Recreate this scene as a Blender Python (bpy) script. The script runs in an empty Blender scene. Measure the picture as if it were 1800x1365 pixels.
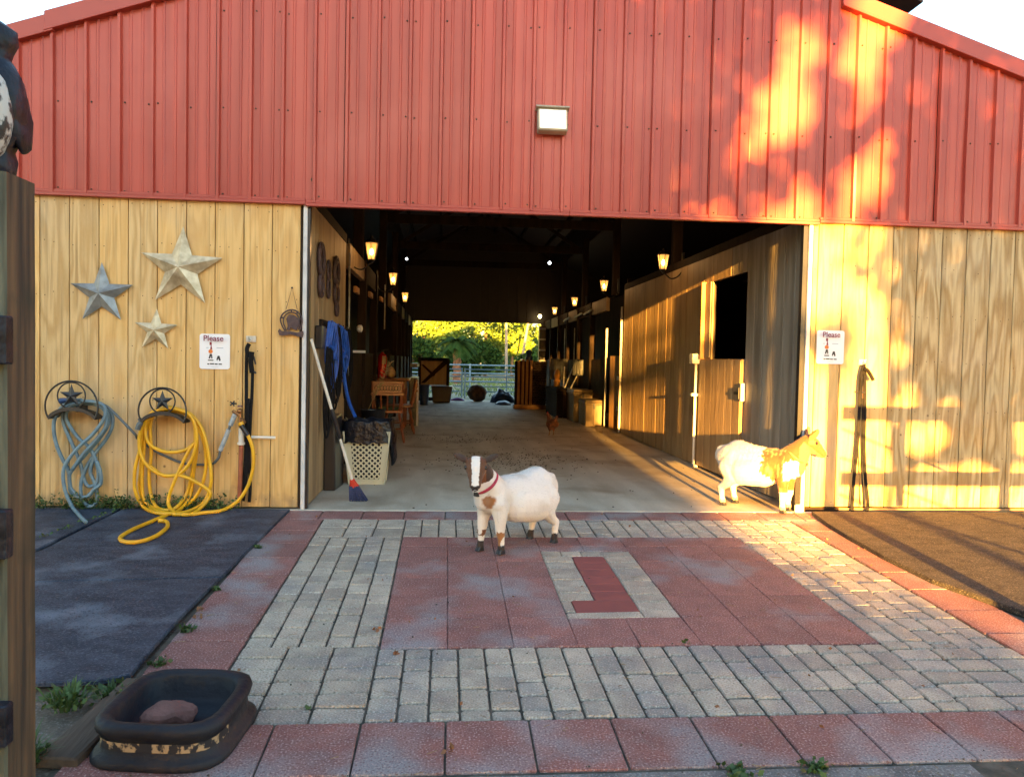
import bpy, math, random
from mathutils import Vector, Matrix, Euler, noise
R = math.radians
random.seed(7)
S = bpy.context.scene
C = S.collection
# ------------------------------------------------------------------ camera
CAMP = Vector((0, -5.8, 1.13)); YAW, PITCH, ROLL, FPX = R(4.9), R(2.0), R(1.2), 1350.0
fw = Vector((math.sin(YAW)*math.cos(PITCH), math.cos(YAW)*math.cos(PITCH), -math.sin(PITCH)))
r0 = Vector((math.cos(YAW), -math.sin(YAW), 0)); u0 = r0.cross(fw)
cr = r0*math.cos(ROLL)+u0*math.sin(ROLL); cu = u0*math.cos(ROLL)-r0*math.sin(ROLL)
cam_d = bpy.data.cameras.new('camera'); cam = bpy.data.objects.new('camera', cam_d); C.objects.link(cam)
cam.matrix_world = Matrix(((cr.x, cu.x, -fw.x, CAMP.x), (cr.y, cu.y, -fw.y, CAMP.y), (cr.z, cu.z, -fw.z, CAMP.z), (0, 0, 0, 1)))
cam_d.sensor_width = 36; cam_d.lens = FPX/1800*36; cam_d.clip_end = 1500; cam_d.clip_start = 0.05
S.camera = cam
# ------------------------------------------------------------------ light
SUN_AZ, SUN_EL = R(2.7), math.atan(0.065)
w = bpy.data.worlds.new('World'); S.world = w; w.use_nodes = True
nt = w.node_tree; nt.nodes.clear()
sky = nt.nodes.new('ShaderNodeTexSky'); sky.sky_type = 'NISHITA'; sky.sun_disc = False
sky.sun_elevation = SUN_EL; sky.sun_rotation = math.pi+SUN_AZ; sky.altitude = 0; sky.air_density = 1.0; sky.dust_density = 0.8; sky.ozone_density = 1.5
bg = nt.nodes.new('ShaderNodeBackground'); bg.inputs[1].default_value = 0.085
wo = nt.nodes.new('ShaderNodeOutputWorld')
nt.links.new(sky.outputs[0], bg.inputs[0]); nt.links.new(bg.outputs[0], wo.inputs[0])
sd = bpy.data.lights.new('sun', 'SUN'); sd.energy = 5.0; sd.angle = R(0.5); sd.color = (1.0, 0.48, 0.085)
sun = bpy.data.objects.new('sun', sd); C.objects.link(sun)
sdir = Vector((math.tan(SUN_AZ), 1, -math.tan(SUN_EL))).normalized()
sun.rotation_euler = sdir.to_track_quat('-Z', 'Y').to_euler(); sun.location = (-1, -9, 8)
S.view_settings.view_transform = 'Standard'; S.view_settings.look = 'None'; S.view_settings.gamma = 1
S.view_settings.exposure = 4.02; S.view_settings.use_curve_mapping = False
S.render.engine = 'CYCLES'
S.render.resolution_x = 1024; S.render.resolution_y = 776
S.cycles.max_bounces = 8; S.cycles.diffuse_bounces = 4

# ------------------------------------------------------------------ rays from the photo onto real planes
def ray(px, py): return fw + cr*((px-900)/FPX) - cu*((py-682.5)/FPX)
def aty(px, py, Y=0.0):
    d = ray(px, py); return CAMP + d*((Y-CAMP.y)/d.y)
def atx(px, py, X):
    d = ray(px, py); return CAMP + d*((X-CAMP.x)/d.x)
SL = 0.048
def rz(y): return SL*y if y < 0 else 0.0
def atr(px, py, off=0.0):
    d = ray(px, py); return CAMP + d*((SL*CAMP.y+off-CAMP.z)/(d.z-SL*d.y))
def atz(px, py, Z=0.0):
    d = ray(px, py); return CAMP + d*((Z-CAMP.z)/d.z)

# ------------------------------------------------------------------ materials
MATS = {}
def pm(name, c1, c2=None, scale=6, stretch=(1, 1, 1), rough=0.7, bump=0.0, bscale=None, rand=0.0, metal=0.0,
       speck=None, sscale=200, samt=0.3, detail=6, lo=0.35, hi=0.65, emit=None, estr=0, spec=0.5, sheen=0, stain=None, stscale=2, stlo=.5, sthi=.75, coat=0, kind='noise'):
    m = bpy.data.materials.new(name); m.use_nodes = True; MATS[name] = m
    n = m.node_tree; N = n.nodes; Lk = n.links; b = N['Principled BSDF']
    tc = N.new('ShaderNodeTexCoord'); mp = N.new('ShaderNodeMapping'); mp.inputs['Scale'].default_value = stretch
    oi = N.new('ShaderNodeObjectInfo'); ad = N.new('ShaderNodeVectorMath'); ad.operation = 'ADD'
    ml = N.new('ShaderNodeMath'); ml.operation = 'MULTIPLY'; ml.inputs[1].default_value = 37.0 if rand else 0.0
    Lk.new(oi.outputs['Random'], ml.inputs[0]); Lk.new(tc.outputs['Object'], ad.inputs[0]); Lk.new(ml.outputs[0], ad.inputs[1]); Lk.new(ad.outputs[0], mp.inputs[0])
    vec = mp.outputs[0]
    def noi(sc, det=detail, v=vec, dist=0):
        t = N.new('ShaderNodeTexNoise'); t.inputs['Scale'].default_value = sc; t.inputs['Detail'].default_value = det
        t.inputs['Distortion'].default_value = dist; Lk.new(v, t.inputs['Vector']); return t.outputs['Fac']
    def mr(f, a, bb, x=0.0, y=1.0):
        t = N.new('ShaderNodeMapRange'); t.inputs[1].default_value = a; t.inputs[2].default_value = bb; t.inputs[3].default_value = x; t.inputs[4].default_value = y
        Lk.new(f, t.inputs[0]); return t.outputs[0]
    def mix(f, A, B, mode='MIX'):
        t = N.new('ShaderNodeMix'); t.data_type = 'RGBA'; t.blend_type = mode
        if hasattr(f, 'links'): Lk.new(f, t.inputs[0])
        else: t.inputs[0].default_value = f
        for k, v in ((6, A), (7, B)):
            if hasattr(v, 'links'): Lk.new(v, t.inputs[k])
            else: t.inputs[k].default_value = (*v, 1)
        return t.outputs[2]
    col = None; fac = None
    if c2 is None: c2 = tuple(x*0.75 for x in c1)
    if kind == 'ply':      # cathedral grain of plywood: contour lines of a stretched noise field
        f = noi(scale, 1.5, vec, 0.3)
        m1 = N.new('ShaderNodeMath'); m1.operation = 'MULTIPLY'; m1.inputs[1].default_value = 30; Lk.new(f, m1.inputs[0])
        m2 = N.new('ShaderNodeMath'); m2.operation = 'SINE'; Lk.new(m1.outputs[0], m2.inputs[0])
        m3 = mr(m2.outputs[0], -1, 1, 0, 1)
        fine = noi(scale*22, 3)
        a2 = N.new('ShaderNodeMath'); a2.operation = 'MULTIPLY_ADD'; a2.inputs[1].default_value = 0.65; Lk.new(m3, a2.inputs[0])
        sc2 = N.new('ShaderNodeMath'); sc2.operation = 'MULTIPLY'; sc2.inputs[1].default_value = 0.4; Lk.new(fine, sc2.inputs[0]); Lk.new(sc2.outputs[0], a2.inputs[2])
        fac = a2.outputs[0]; fac = mr(fac, 0.15, 0.9)
        col = mix(fac, c1, c2)
        mp2 = N.new('ShaderNodeMapping'); mp2.inputs['Scale'].default_value = (60, 60, 1.6); Lk.new(ad.outputs[0], mp2.inputs[0])
        col = mix(mr(noi(1.0, 3, mp2.outputs[0]), .50, .72, 0, .55), col, tuple(x*.55 for x in c2))
        wn = N.new('ShaderNodeTexNoise'); wn.inputs['Scale'].default_value = 1.1; wn.inputs['Detail'].default_value = 5; Lk.new(tc.outputs['Object'], wn.inputs['Vector'])
        col = mix(mr(wn.outputs['Fac'], .52, .70, 0, .40), col, (.50, .42, .30))
        sx = N.new('ShaderNodeSeparateXYZ'); Lk.new(tc.outputs['Object'], sx.inputs[0])
        sp_ = N.new('ShaderNodeMath'); sp_.operation = 'MULTIPLY_ADD'; sp_.inputs[1].default_value = 0.5; sp_.inputs[2].default_value = -0.17; wn2 = N.new('ShaderNodeTexNoise'); wn2.inputs['Scale'].default_value = 9; wn2.inputs['Detail'].default_value = 6; Lk.new(tc.outputs['Object'], wn2.inputs['Vector']); Lk.new(wn2.outputs['Fac'], sp_.inputs[0])
        sb = N.new('ShaderNodeMath'); sb.operation = 'SUBTRACT'; Lk.new(sp_.outputs[0], sb.inputs[0]); Lk.new(sx.outputs['Z'], sb.inputs[1])
        col = mix(mr(sb.outputs[0], -.06, .10, 0, .55), col, (.17, .12, .075))      # mud splashed up from the ground
        kn = N.new('ShaderNodeTexVoronoi'); kn.inputs['Scale'].default_value = 2.6; Lk.new(ad.outputs[0], kn.inputs['Vector'])
        col = mix(mr(kn.outputs['Distance'], .035, .015, 0, .8), col, (.10, .05, .02))
    else:
        fac = noi(scale); col = mix(mr(fac, lo, hi), c1, c2)
    if stain:
        sn = N.new('ShaderNodeTexNoise'); sn.inputs['Scale'].default_value = stscale; sn.inputs['Detail'].default_value = 8
        geo = N.new('ShaderNodeNewGeometry'); Lk.new(geo.outputs['Position'], sn.inputs['Vector'])
        col = mix(mr(sn.outputs['Fac'], stlo, sthi), col, stain)
    if speck:
        sp = N.new('ShaderNodeTexNoise'); sp.inputs['Scale'].default_value = sscale; sp.inputs['Detail'].default_value = 3; Lk.new(tc.outputs['Object'], sp.inputs['Vector'])
        col = mix(mr(sp.outputs['Fac'], .56, .66, 0, samt), col, speck)
        col = mix(mr(sp.outputs['Fac'], .44, .36, 0, samt), col, tuple(x*.45 for x in c1))
    if rand:
        rr = mr(oi.outputs['Random'], 0, 1, 1-rand, 1+rand)
        hs = N.new('ShaderNodeHueSaturation'); Lk.new(rr, hs.inputs['Value']); Lk.new(col, hs.inputs['Color']); col = hs.outputs[0]
    Lk.new(col, b.inputs['Base Color'])
    b.inputs['Roughness'].default_value = rough; b.inputs['Metallic'].default_value = metal; b.inputs['Specular IOR Level'].default_value = spec
    b.inputs['Coat Weight'].default_value = coat
    if bump:
        bp = N.new('ShaderNodeBump'); bp.inputs['Strength'].default_value = bump; bp.inputs['Distance'].default_value = 0.01
        Lk.new(noi(bscale, 4) if bscale else fac, bp.inputs['Height']); Lk.new(bp.outputs[0], b.inputs['Normal'])
    if emit:
        b.inputs['Emission Color'].default_value = (*emit, 1); b.inputs['Emission Strength'].default_value = estr
    return m

pm('siding', (0.72, 0.465, 0.175), (0.61, 0.36, 0.115), 6.5, (1.6, 1, 0.22), 0.62, 0.25, rand=0.10, kind='ply')
pm('siding_grey_shaded', (0.52, 0.40, 0.21), (0.31, 0.195, 0.07), 5.5, (1.8, 1, 0.26), 0.65, 0.3, rand=0.06, kind='ply')  # greyish right-hand boards, with the deeper shade of that side put into the colour
pm('siding_pale', (0.64, 0.44, 0.20), (0.48, 0.30, 0.11), 5.5, (1.8, 1, 0.26), 0.65, 0.3, rand=0.06, kind='ply')
pm('strip_stone', (0.20, 0.19, 0.18), (0.11, 0.105, 0.10), 8, rough=.9, bump=.8, bscale=60, speck=(.4, .38, .36), sscale=130, samt=.6)
pm('inner_wood', (0.33, 0.285, 0.225), (0.18, 0.15, 0.115), 9, (1, 1, 0.12), 0.6, 0.5, bscale=40, rand=0.14, kind='noise')
pm('inner_wood_tan', (0.42, 0.29, 0.15), (0.28, 0.18, 0.09), 9, (1, 1, 0.12), 0.6, 0.4, bscale=40, rand=0.1)
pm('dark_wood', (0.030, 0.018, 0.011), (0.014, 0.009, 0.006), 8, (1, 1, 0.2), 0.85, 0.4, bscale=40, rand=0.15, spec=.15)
pm('door_wood', (0.36, 0.21, 0.09), (0.22, 0.12, 0.05), 8, (1.5, 1.5, 0.15), 0.55, 0.3, rand=0.1)
pm('seam_dark', (0.05, 0.032, 0.018), rough=0.9)
pm('red_metal', (0.43, 0.066, 0.043), (0.33, 0.046, 0.031), 5, (3, 1, 0.12), 0.34, 0.10, bscale=5, spec=0.38, rand=0.06, stain=(0.46, 0.10, 0.075), stscale=.8)
pm('red_trim', (0.38, 0.050, 0.032), (0.32, 0.042, 0.028), 3, (.3, 1, 1), 0.4)
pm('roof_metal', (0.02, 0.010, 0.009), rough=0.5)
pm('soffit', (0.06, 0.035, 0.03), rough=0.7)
pm('white_metal', (0.60, 0.60, 0.60), (0.48, 0.48, 0.48), 8, rough=0.35)
pm('white_plastic', (0.75, 0.72, 0.64), rough=0.4)
pm('concrete', (0.60, 0.53, 0.42), (0.44, 0.37, 0.275), 2.2, (2.0, .35, 1), 0.72, 0.25, bscale=60, stain=(0.26, 0.19, 0.12), stscale=1.6, speck=(.42, .37, .3), sscale=60, samt=.35)
pm('dirt', (0.17, 0.135, 0.10), (0.09, 0.075, 0.06), 5, rough=0.95, bump=0.8, bscale=30, speck=(.3, .27, .24), sscale=90, samt=.5)
pm('joint_sand', (0.12, 0.10, 0.075), (0.03, 0.03, 0.022), 14, rough=0.95, bump=0.5, bscale=80)
pm('far_ground', (0.32, 0.26, 0.17), (0.17, 0.17, 0.08), 1.2, rough=0.95, bump=0.5)
pm('paver_grey', (0.48, 0.41, 0.315), (0.34, 0.285, 0.225), 9, rough=0.8, bump=0.8, bscale=90, rand=0.13, speck=(.55, .5, .42), sscale=120, samt=.9, stain=(0.24, 0.225, 0.215), stscale=2.6, stlo=.50, sthi=.68)
pm('paver_red', (0.31, 0.125, 0.105), (0.215, 0.092, 0.082), 7, rough=0.8, bump=0.6, bscale=160, rand=0.09, speck=(.5, .36, .33), sscale=130, samt=.8, stain=(0.26, 0.24, 0.245), stscale=2.4, stlo=.51, sthi=.66)
pm('paver_redplain', (0.28, 0.075, 0.065), (0.23, 0.065, 0.06), 7, rough=0.75, bump=0.3, bscale=160, rand=0.05)
pm('mat_rubber', (0.020, 0.030, 0.052), (0.050, 0.066, 0.10), 5, (1, 2.5, 1), 0.55, 0.6, bscale=110, stain=(0.19, 0.23, 0.29), stscale=3.0, stlo=.54, sthi=.80, speck=(.12, .14, .17), sscale=90, samt=.6, spec=.25)
pm('mat_brown', (0.060, 0.053, 0.045), (0.034, 0.030, 0.027), 10, (1, 2, 1), 0.8, 0.9, bscale=70, speck=(.20, .17, .13), sscale=120, samt=.6, spec=.2)
pm('rubber', (0.009, 0.011, 0.017), (0.018, 0.020, 0.027), 7, rough=0.55, bump=0.5, bscale=30, spec=.25, stain=(0.035, 0.024, 0.02), stscale=9, stlo=.60, sthi=.72)
pm('black_metal', (0.015, 0.014, 0.016), rough=0.45, spec=.6)
pm('black_strap', (0.004, 0.004, 0.005), (0.010, 0.009, 0.010), 40, rough=0.8, spec=.2)
pm('black_plastic', (0.012, 0.013, 0.018), rough=0.3, spec=.6)
pm('bag_plastic', (0.003, 0.005, 0.012), rough=0.30, spec=.35, bump=1.0, bscale=26)
pm('galv', (0.58, 0.57, 0.52), (0.40, 0.39, 0.35), 14, rough=0.42, metal=0.35, stain=(.25, .2, .13), stscale=9)
pm('brass_star', (0.74, 0.64, 0.44), (0.52, 0.42, 0.26), 14, rough=0.42, metal=0.3, stain=(.28, .2, .11), stscale=9)
pm('hose_yellow', (0.80, 0.42, 0.012), (0.66, 0.33, 0.01), 9, rough=0.35)
pm('hose_blue', (0.16, 0.25, 0.30), (0.11, 0.18, 0.23), 20, rough=0.4)
pm('hose_grey', (0.10, 0.125, 0.14), rough=0.4)
pm('pipe_red', (0.36, 0.10, 0.045), (0.25, 0.07, 0.03), 14, rough=0.5)
pm('brass', (0.35, 0.17, 0.07), rough=0.4, metal=0.6)
pm('grey_tape', (0.38, 0.42, 0.44), (0.25, 0.29, 0.32), 30, rough=0.5)
pm('rust_iron', (0.05, 0.028, 0.03), (0.09, 0.05, 0.045), 40, rough=0.7, bump=.5)
pm('sign_white', (0.82, 0.82, 0.84), (0.8, 0.8, 0.82), rough=0.35)
pm('ink_red', (0.25, 0.02, 0.04), rough=0.5)
pm('ink_black', (0.02, 0.02, 0.025), rough=0.5)
pm('ink_blue', (0.15, 0.25, 0.38), rough=0.5)
pm('ink_orange', (0.8, 0.20, 0.02), rough=0.5)
pm('post_green', (0.15, 0.155, 0.105), (0.04, 0.043, 0.03), 20, (1.5, 1.5, 0.12), 0.8, 0.8, bscale=30)
pm('post_brown', (0.14, 0.085, 0.042), (0.035, 0.026, 0.018), 20, (1.5, 1.5, 0.08), 0.8, 0.8, bscale=30, stain=(.03, .03, .018), stscale=5, stlo=.52)
pm('old_plank', (0.10, 0.072, 0.05), (0.05, 0.037, 0.028), 14, (1, .12, 1), 0.85, 0.8, bscale=40)
pm('owl_dark', (0.005, 0.006, 0.011), (0.012, 0.016, 0.030), 20, rough=0.45, bump=.8, bscale=25, spec=.35)
pm('steel_star', (0.34, 0.36, 0.36), (0.22, 0.235, 0.24), 14, rough=0.4, metal=0.3, stain=(.16, .14, .11), stscale=9)
pm('owl_chest', (0.50, 0.50, 0.47), (0.02, 0.02, 0.022), 34, (1, 1, .7), 0.5, lo=.46, hi=.54, bump=.6)
pm('leaf_weed', (0.07, 0.13, 0.025), (0.035, 0.07, 0.015), 12, rough=0.6, rand=.2)
pm('leaf_dark', (0.045, 0.085, 0.02), (0.03, 0.055, 0.014), 1.5, rough=0.6)
pm('leaf_far', (0.15, 0.24, 0.022), (0.05, 0.10, 0.015), .55, rough=0.6, detail=3)
pm('leaf_far_dark', (0.032, 0.075, 0.016), (0.016, 0.036, 0.009), .8, rough=0.9, spec=.1)
pm('bark', (0.20, 0.15, 0.11), (0.11, 0.08, 0.055), 5, (1, 1, .3), 0.9, .8)
pm('bark_pale', (0.42, 0.36, 0.27), (0.28, 0.22, 0.16), 5, (1, 1, .3), 0.9, .5)
pm('palm_bark', (0.28, 0.13, 0.07), (0.14, 0.07, 0.04), 6, rough=.9, bump=.8)
pm('leaf_dry', (0.28, 0.12, 0.05), (0.2, 0.09, 0.04), 30, rough=0.8, rand=.3)
pm('hay', (0.36, 0.25, 0.10), (0.15, 0.09, 0.035), 30, (1, 1, 3), 0.9, 1.0)
pm('bale_brown', (0.13, 0.07, 0.035), (0.035, 0.02, 0.012), 9, rough=0.95, bump=1.0, bscale=60)
pm('stone_red', (0.22, 0.10, 0.08), (0.13, 0.06, 0.05), 12, rough=0.85, bump=.8, bscale=40)
pm('rope_blue', (0.012, 0.10, 0.50), (0.01, 0.06, 0.32), 30, rough=0.5)
pm('tarp_blue', (0.02, 0.05, 0.14), rough=0.4)
pm('purple', (0.22, 0.08, 0.36), rough=0.5)
pm('basket', (0.55, 0.53, 0.38), (0.50, 0.48, 0.34), 4, rough=0.45)
pm('broom_red', (0.65, 0.04, 0.02), rough=0.35)
pm('broom_bristle', (0.012, 0.03, 0.10), (0.03, 0.05, 0.15), 60, rough=0.6)
pm('chair_wood', (0.30, 0.085, 0.025), (0.17, 0.045, 0.015), 9, rough=0.3, spec=.7)
pm('ext_red', (0.55, 0.012, 0.012), rough=0.25, spec=.7)
pm('cream', (0.55, 0.42, 0.26), (0.4, 0.28, 0.16), 10, rough=0.6)
pm('chest_wood', (0.22, 0.16, 0.085), (0.13, 0.09, 0.05), 9, (1, 1, .3), 0.6, .3, rand=.1)
pm('rack_wood', (0.42, 0.22, 0.08), (0.30, 0.14, 0.05), 9, (1, 1, .2), 0.6)
pm('firewood', (0.10, 0.07, 0.045), (0.03, 0.02, 0.015), 50, rough=0.9, bump=1)
pm('gold_chain', (0.5, 0.36, 0.16), rough=0.35, metal=.6)
pm('pipe_fence', (0.22, 0.32, 0.40), rough=0.45)
pm('collar_red', (0.45, 0.015, 0.05), rough=0.5)
pm('collar_orange', (0.55, 0.18, 0.05), rough=0.5)
pm('eye', (0.015, 0.010, 0.008), rough=0.08, spec=.8)
pm('hen', (0.30, 0.10, 0.035), (0.09, 0.035, 0.018), 25, rough=.7, bump=.6)
pm('comb_red', (0.4, 0.02, 0.02), rough=.5)
pm('hen_foot', (0.35, 0.2, 0.06), rough=.6)
pm('lamp_glass', (0.9, 0.6, 0.25), rough=0.3, emit=(1.0, 0.42, 0.08), estr=0.10)
MATS['lamp_glass'].node_tree.nodes['Principled BSDF'].inputs['Alpha'].default_value = 0.45
pm('bulb_glow', (1, 0.9, 0.7), rough=0.3, emit=(1.0, 0.72, 0.30), estr=3.0)
pm('led_glow', (1, 1, 1), rough=0.3, emit=(0.85, 0.93, 1.0), estr=1.2)
pm('flood_glass', (0.80, 0.78, 0.66), rough=0.2, emit=(1.0, 0.90, 0.62), estr=0.10)
pm('flood_body', (0.40, 0.35, 0.26), rough=0.45)
pm('drape', (0.20, 0.22, 0.24), (0.07, 0.07, 0.08), 6, rough=.7)
pm('bottle', (0.65, 0.32, 0.07), rough=.3)
pm('bucket_blue', (0.03, 0.07, 0.22), rough=.35)
# fur, coloured per vertex (the coat's own pattern)
m = bpy.data.materials.new('fur'); m.use_nodes = True; MATS['fur'] = m
n = m.node_tree; b = n.nodes['Principled BSDF']; at = n.nodes.new('ShaderNodeAttribute'); at.attribute_name = 'coat'
tc = n.nodes.new('ShaderNodeTexCoord'); mp = n.nodes.new('ShaderNodeMapping'); mp.inputs['Scale'].default_value = (1, 1, .35)
t = n.nodes.new('ShaderNodeTexNoise'); t.inputs['Scale'].default_value = 140; t.inputs['Detail'].default_value = 3
n.links.new(tc.outputs['Object'], mp.inputs[0]); n.links.new(mp.outputs[0], t.inputs['Vector'])
mx = n.nodes.new('ShaderNodeMix'); mx.data_type = 'RGBA'; mx.blend_type = 'MULTIPLY'; mx.inputs[0].default_value = .35
n.links.new(at.outputs['Color'], mx.inputs[6]); n.links.new(t.outputs['Color'], mx.inputs[7])
hs = n.nodes.new('ShaderNodeHueSaturation'); hs.inputs['Saturation'].default_value = 1; hs.inputs['Value'].default_value = 1.1
n.links.new(at.outputs['Color'], hs.inputs['Color']); n.links.new(hs.outputs[0], b.inputs['Base Color'])
b.inputs['Roughness'].default_value = .85; b.inputs['Sheen Weight'].default_value = .15
bp = n.nodes.new('ShaderNodeBump'); bp.inputs['Strength'].default_value = .55; bp.inputs['Distance'].default_value = .006
n.links.new(t.outputs['Fac'], bp.inputs['Height']); n.links.new(bp.outputs[0], b.inputs['Normal'])

# ------------------------------------------------------------------ mesh collecting
def cr_spline(pts, n=6, closed=False):
    P = [Vector(p) for p in pts]; out = []; L = len(P)
    rng = range(L if closed else L-1)
    for i in rng:
        if closed: a, b_, c, d = P[(i-1) % L], P[i], P[(i+1) % L], P[(i+2) % L]
        else: a, b_, c, d = P[max(i-1, 0)], P[i], P[i+1], P[min(i+2, L-1)]
        for k in range(n):
            t = k/n
            out.append(0.5*((2*b_)+(c-a)*t+(2*a-5*b_+4*c-d)*t*t+(3*b_-a-3*c+d)*t**3))
    if not closed: out.append(P[-1].copy())
    return out
class MB:
    def __init__(s): s.v = []; s.f = []; s.mi = []; s.ms = []; s.cur = 0
    def mat(s, name):
        if name not in s.ms: s.ms.append(name)
        s.cur = s.ms.index(name); return s
    def add(s, vs, fs, M=None):
        o = len(s.v)
        for p in vs: s.v.append(tuple(M @ Vector(p)) if M is not None else tuple(p))
        for f in fs: s.f.append([o+i for i in f]); s.mi.append(s.cur)
        return s
    def box(s, x0, x1, y0, y1, z0, z1, M=None):
        return s.add([(x0,y0,z0),(x1,y0,z0),(x1,y1,z0),(x0,y1,z0),(x0,y0,z1),(x1,y0,z1),(x1,y1,z1),(x0,y1,z1)],
                     [(0,3,2,1),(4,5,6,7),(0,1,5,4),(1,2,6,5),(2,3,7,6),(3,0,4,7)], M)
    def prism(s, poly, fn, d0, d1):
        # poly: 2D points; fn(u, v, d) -> 3D
        n = len(poly); vs = [fn(u, v, d0) for u, v in poly]+[fn(u, v, d1) for u, v in poly]
        fs = [list(range(n))[::-1], list(range(n, 2*n))]+[(i, (i+1) % n, n+(i+1) % n, n+i) for i in range(n)]
        return s.add(vs, fs)
    def tube(s, pts, r, n=8, closed=False, cap=True, flat=1.0):
        P = [Vector(p) for p in pts]; L = len(P)
        rr = r if isinstance(r, (list, tuple)) else [r]*L
        vs = []; fs = []; nrm = None
        for i in range(L):
            if closed: t = P[(i+1) % L]-P[(i-1) % L]
            else: t = P[min(i+1, L-1)]-P[max(i-1, 0)]
            if t.length < 1e-9: t = Vector((0, 0, 1))
            t.normalize()
            if nrm is None:
                nrm = t.orthogonal().normalized() if flat == 1.0 else (Vector((0, 1, 0))-t*t.y).normalized()
            nrm = (nrm-t*nrm.dot(t))
            if nrm.length < 1e-6: nrm = t.orthogonal()
            nrm.normalize(); bn = t.cross(nrm)
            for k in range(n):
                a = 2*math.pi*k/n; vs.append(P[i]+(nrm*math.cos(a)*flat+bn*math.sin(a))*rr[i])
        for i in range(L if closed else L-1):
            j = (i+1) % L
            for k in range(n): fs.append((i*n+k, i*n+(k+1) % n, j*n+(k+1) % n, j*n+k))
        if cap and not closed: fs.append(tuple(range(n))[::-1]); fs.append(tuple((L-1)*n+k for k in range(n)))
        return s.add(vs, fs)
    def lathe(s, prof, n=16, M=None):   # prof: (r, z)
        vs = []; fs = []
        for r, z in prof:
            for k in range(n):
                a = 2*math.pi*k/n; vs.append((r*math.cos(a), r*math.sin(a), z))
        for i in range(len(prof)-1):
            for k in range(n): fs.append((i*n+k, i*n+(k+1) % n, (i+1)*n+(k+1) % n, (i+1)*n+k))
        if prof[0][0] > 1e-5: fs.append(tuple(range(n))[::-1])
        if prof[-1][0] > 1e-5: fs.append(tuple((len(prof)-1)*n+k for k in range(n)))
        return s.add(vs, fs, M)
    def ell(s, c, r, rot=None, n=12, m=8, M=None):
        vs = [(0, 0, 1)]; fs = []
        for i in range(1, m):
            th = math.pi*i/m
            for k in range(n):
                a = 2*math.pi*k/n; vs.append((math.sin(th)*math.cos(a), math.sin(th)*math.sin(a), math.cos(th)))
        vs.append((0, 0, -1))
        for k in range(n): fs.append((0, 1+k, 1+(k+1) % n))
        for i in range(m-2):
            for k in range(n): fs.append((1+i*n+k, 1+(i+1)*n+k, 1+(i+1)*n+(k+1) % n, 1+i*n+(k+1) % n))
        b0 = 1+(m-2)*n
        for k in range(n): fs.append((b0+k, len(vs)-1, b0+(k+1) % n))
        if not hasattr(r, '__len__'): r = (r, r, r)
        X = Matrix.Translation(c) @ (rot.to_matrix().to_4x4() if rot is not None else Matrix()) @ Matrix.Diagonal((*r, 1))
        if M is not None: X = M @ X
        return s.add(vs, fs, X)
    def obj(s, name, matname=None, parent=None, off=(0, 0, 0), smooth=False, bevel=0, seg=1, angle=40):
        me = bpy.data.meshes.new(name)
        o3 = Vector(off)
        if parent is not None: o3 = Vector(parent.get('_o', (0, 0, 0)))
        me.from_pydata([Vector(p)-o3 for p in s.v], [], s.f)
        ms = s.ms if s.ms else [matname]
        for q in ms: me.materials.append(MATS[q])
        if len(ms) > 1: me.polygons.foreach_set('material_index', s.mi)
        if smooth:
            me.polygons.foreach_set('use_smooth', [True]*len(me.polygons))
            if smooth != 'all':
                try: me.set_sharp_from_angle(angle=R(angle))
                except Exception: pass
        me.validate(); me.update()
        ob = bpy.data.objects.new(name, me); C.objects.link(ob)
        if parent is not None: ob.parent = parent; ob['_o'] = tuple(o3)
        else: ob.location = o3; ob['_o'] = tuple(o3)
        if bevel:
            bv = ob.modifiers.new('bevel', 'BEVEL'); bv.width = bevel; bv.segments = seg; bv.limit_method = 'ANGLE'
        return ob
def tag(o, label=None, cat=None, group=None, kind=None):
    if label: o['label'] = label
    if cat: o['category'] = cat
    if group: o['group'] = group
    if kind: o['kind'] = kind
    return o
def thing(name, label, cat, loc=(0, 0, 0), group=None, kind=None):
    o = bpy.data.objects.new(name, None); C.objects.link(o); o.location = loc; o['_o'] = tuple(loc); o.empty_display_size = .05
    return tag(o, label, cat, group, kind)
def root_obj(ob, label, cat, group=None): return tag(ob, label, cat, group)
def copy_thing(o, loc, rotz=None, label=None):
    def rec(a, par):
        c = a.copy(); C.objects.link(c)
        if par is not None: c.parent = par; c.matrix_parent_inverse = a.matrix_parent_inverse.copy()
        for ch in list(a.children): rec(ch, c)
        return c
    r = rec(o, None); r.location = loc
    if rotz is not None: r.rotation_euler = (0, 0, rotz)
    if label: r['label'] = label
    return r
def N2(x, y, z=0.0): return noise.noise(Vector((x, y, z)))
# =================================================================== GROUND
def gz(x, y):
    if y > 16.4: return -0.12
    if y > 0: return -0.16
    yy = max(y, -9.0)
    return SL*yy-0.022+0.010*N2(x*1.3, y*1.3)
mb = MB(); xs = [-300, -120, -40, -15]+[-9+0.3*i for i in range(61)]+[15, 40, 120, 300]; ys = [-300, -100, -40, -20]+[-9+.25*i for i in range(37)]+[4, 10, 16.3, 16.5, 20, 30, 60, 120, 400]
for y in ys:
    for x in xs: mb.v.append((x, y, gz(x, y)))
nx = len(xs)
for j in range(len(ys)-1):
    for i in range(nx-1): mb.f.append((j*nx+i, j*nx+i+1, (j+1)*nx+i+1, (j+1)*nx+i)); mb.mi.append(0)
mb.ms = ['dirt', 'far_ground']
mb.mi = [1 if ys[k//(nx-1)] >= 16.3 else 0 for k in range(len(mb.f))]
tag(mb.obj('ground', smooth=True), kind='structure')
mb = MB(); mb.box(-4.6, 6.4, -0.03, 16.35, -0.14, 0.0)
tag(mb.obj('concrete_floor', 'concrete', bevel=.006), kind='structure')

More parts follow.
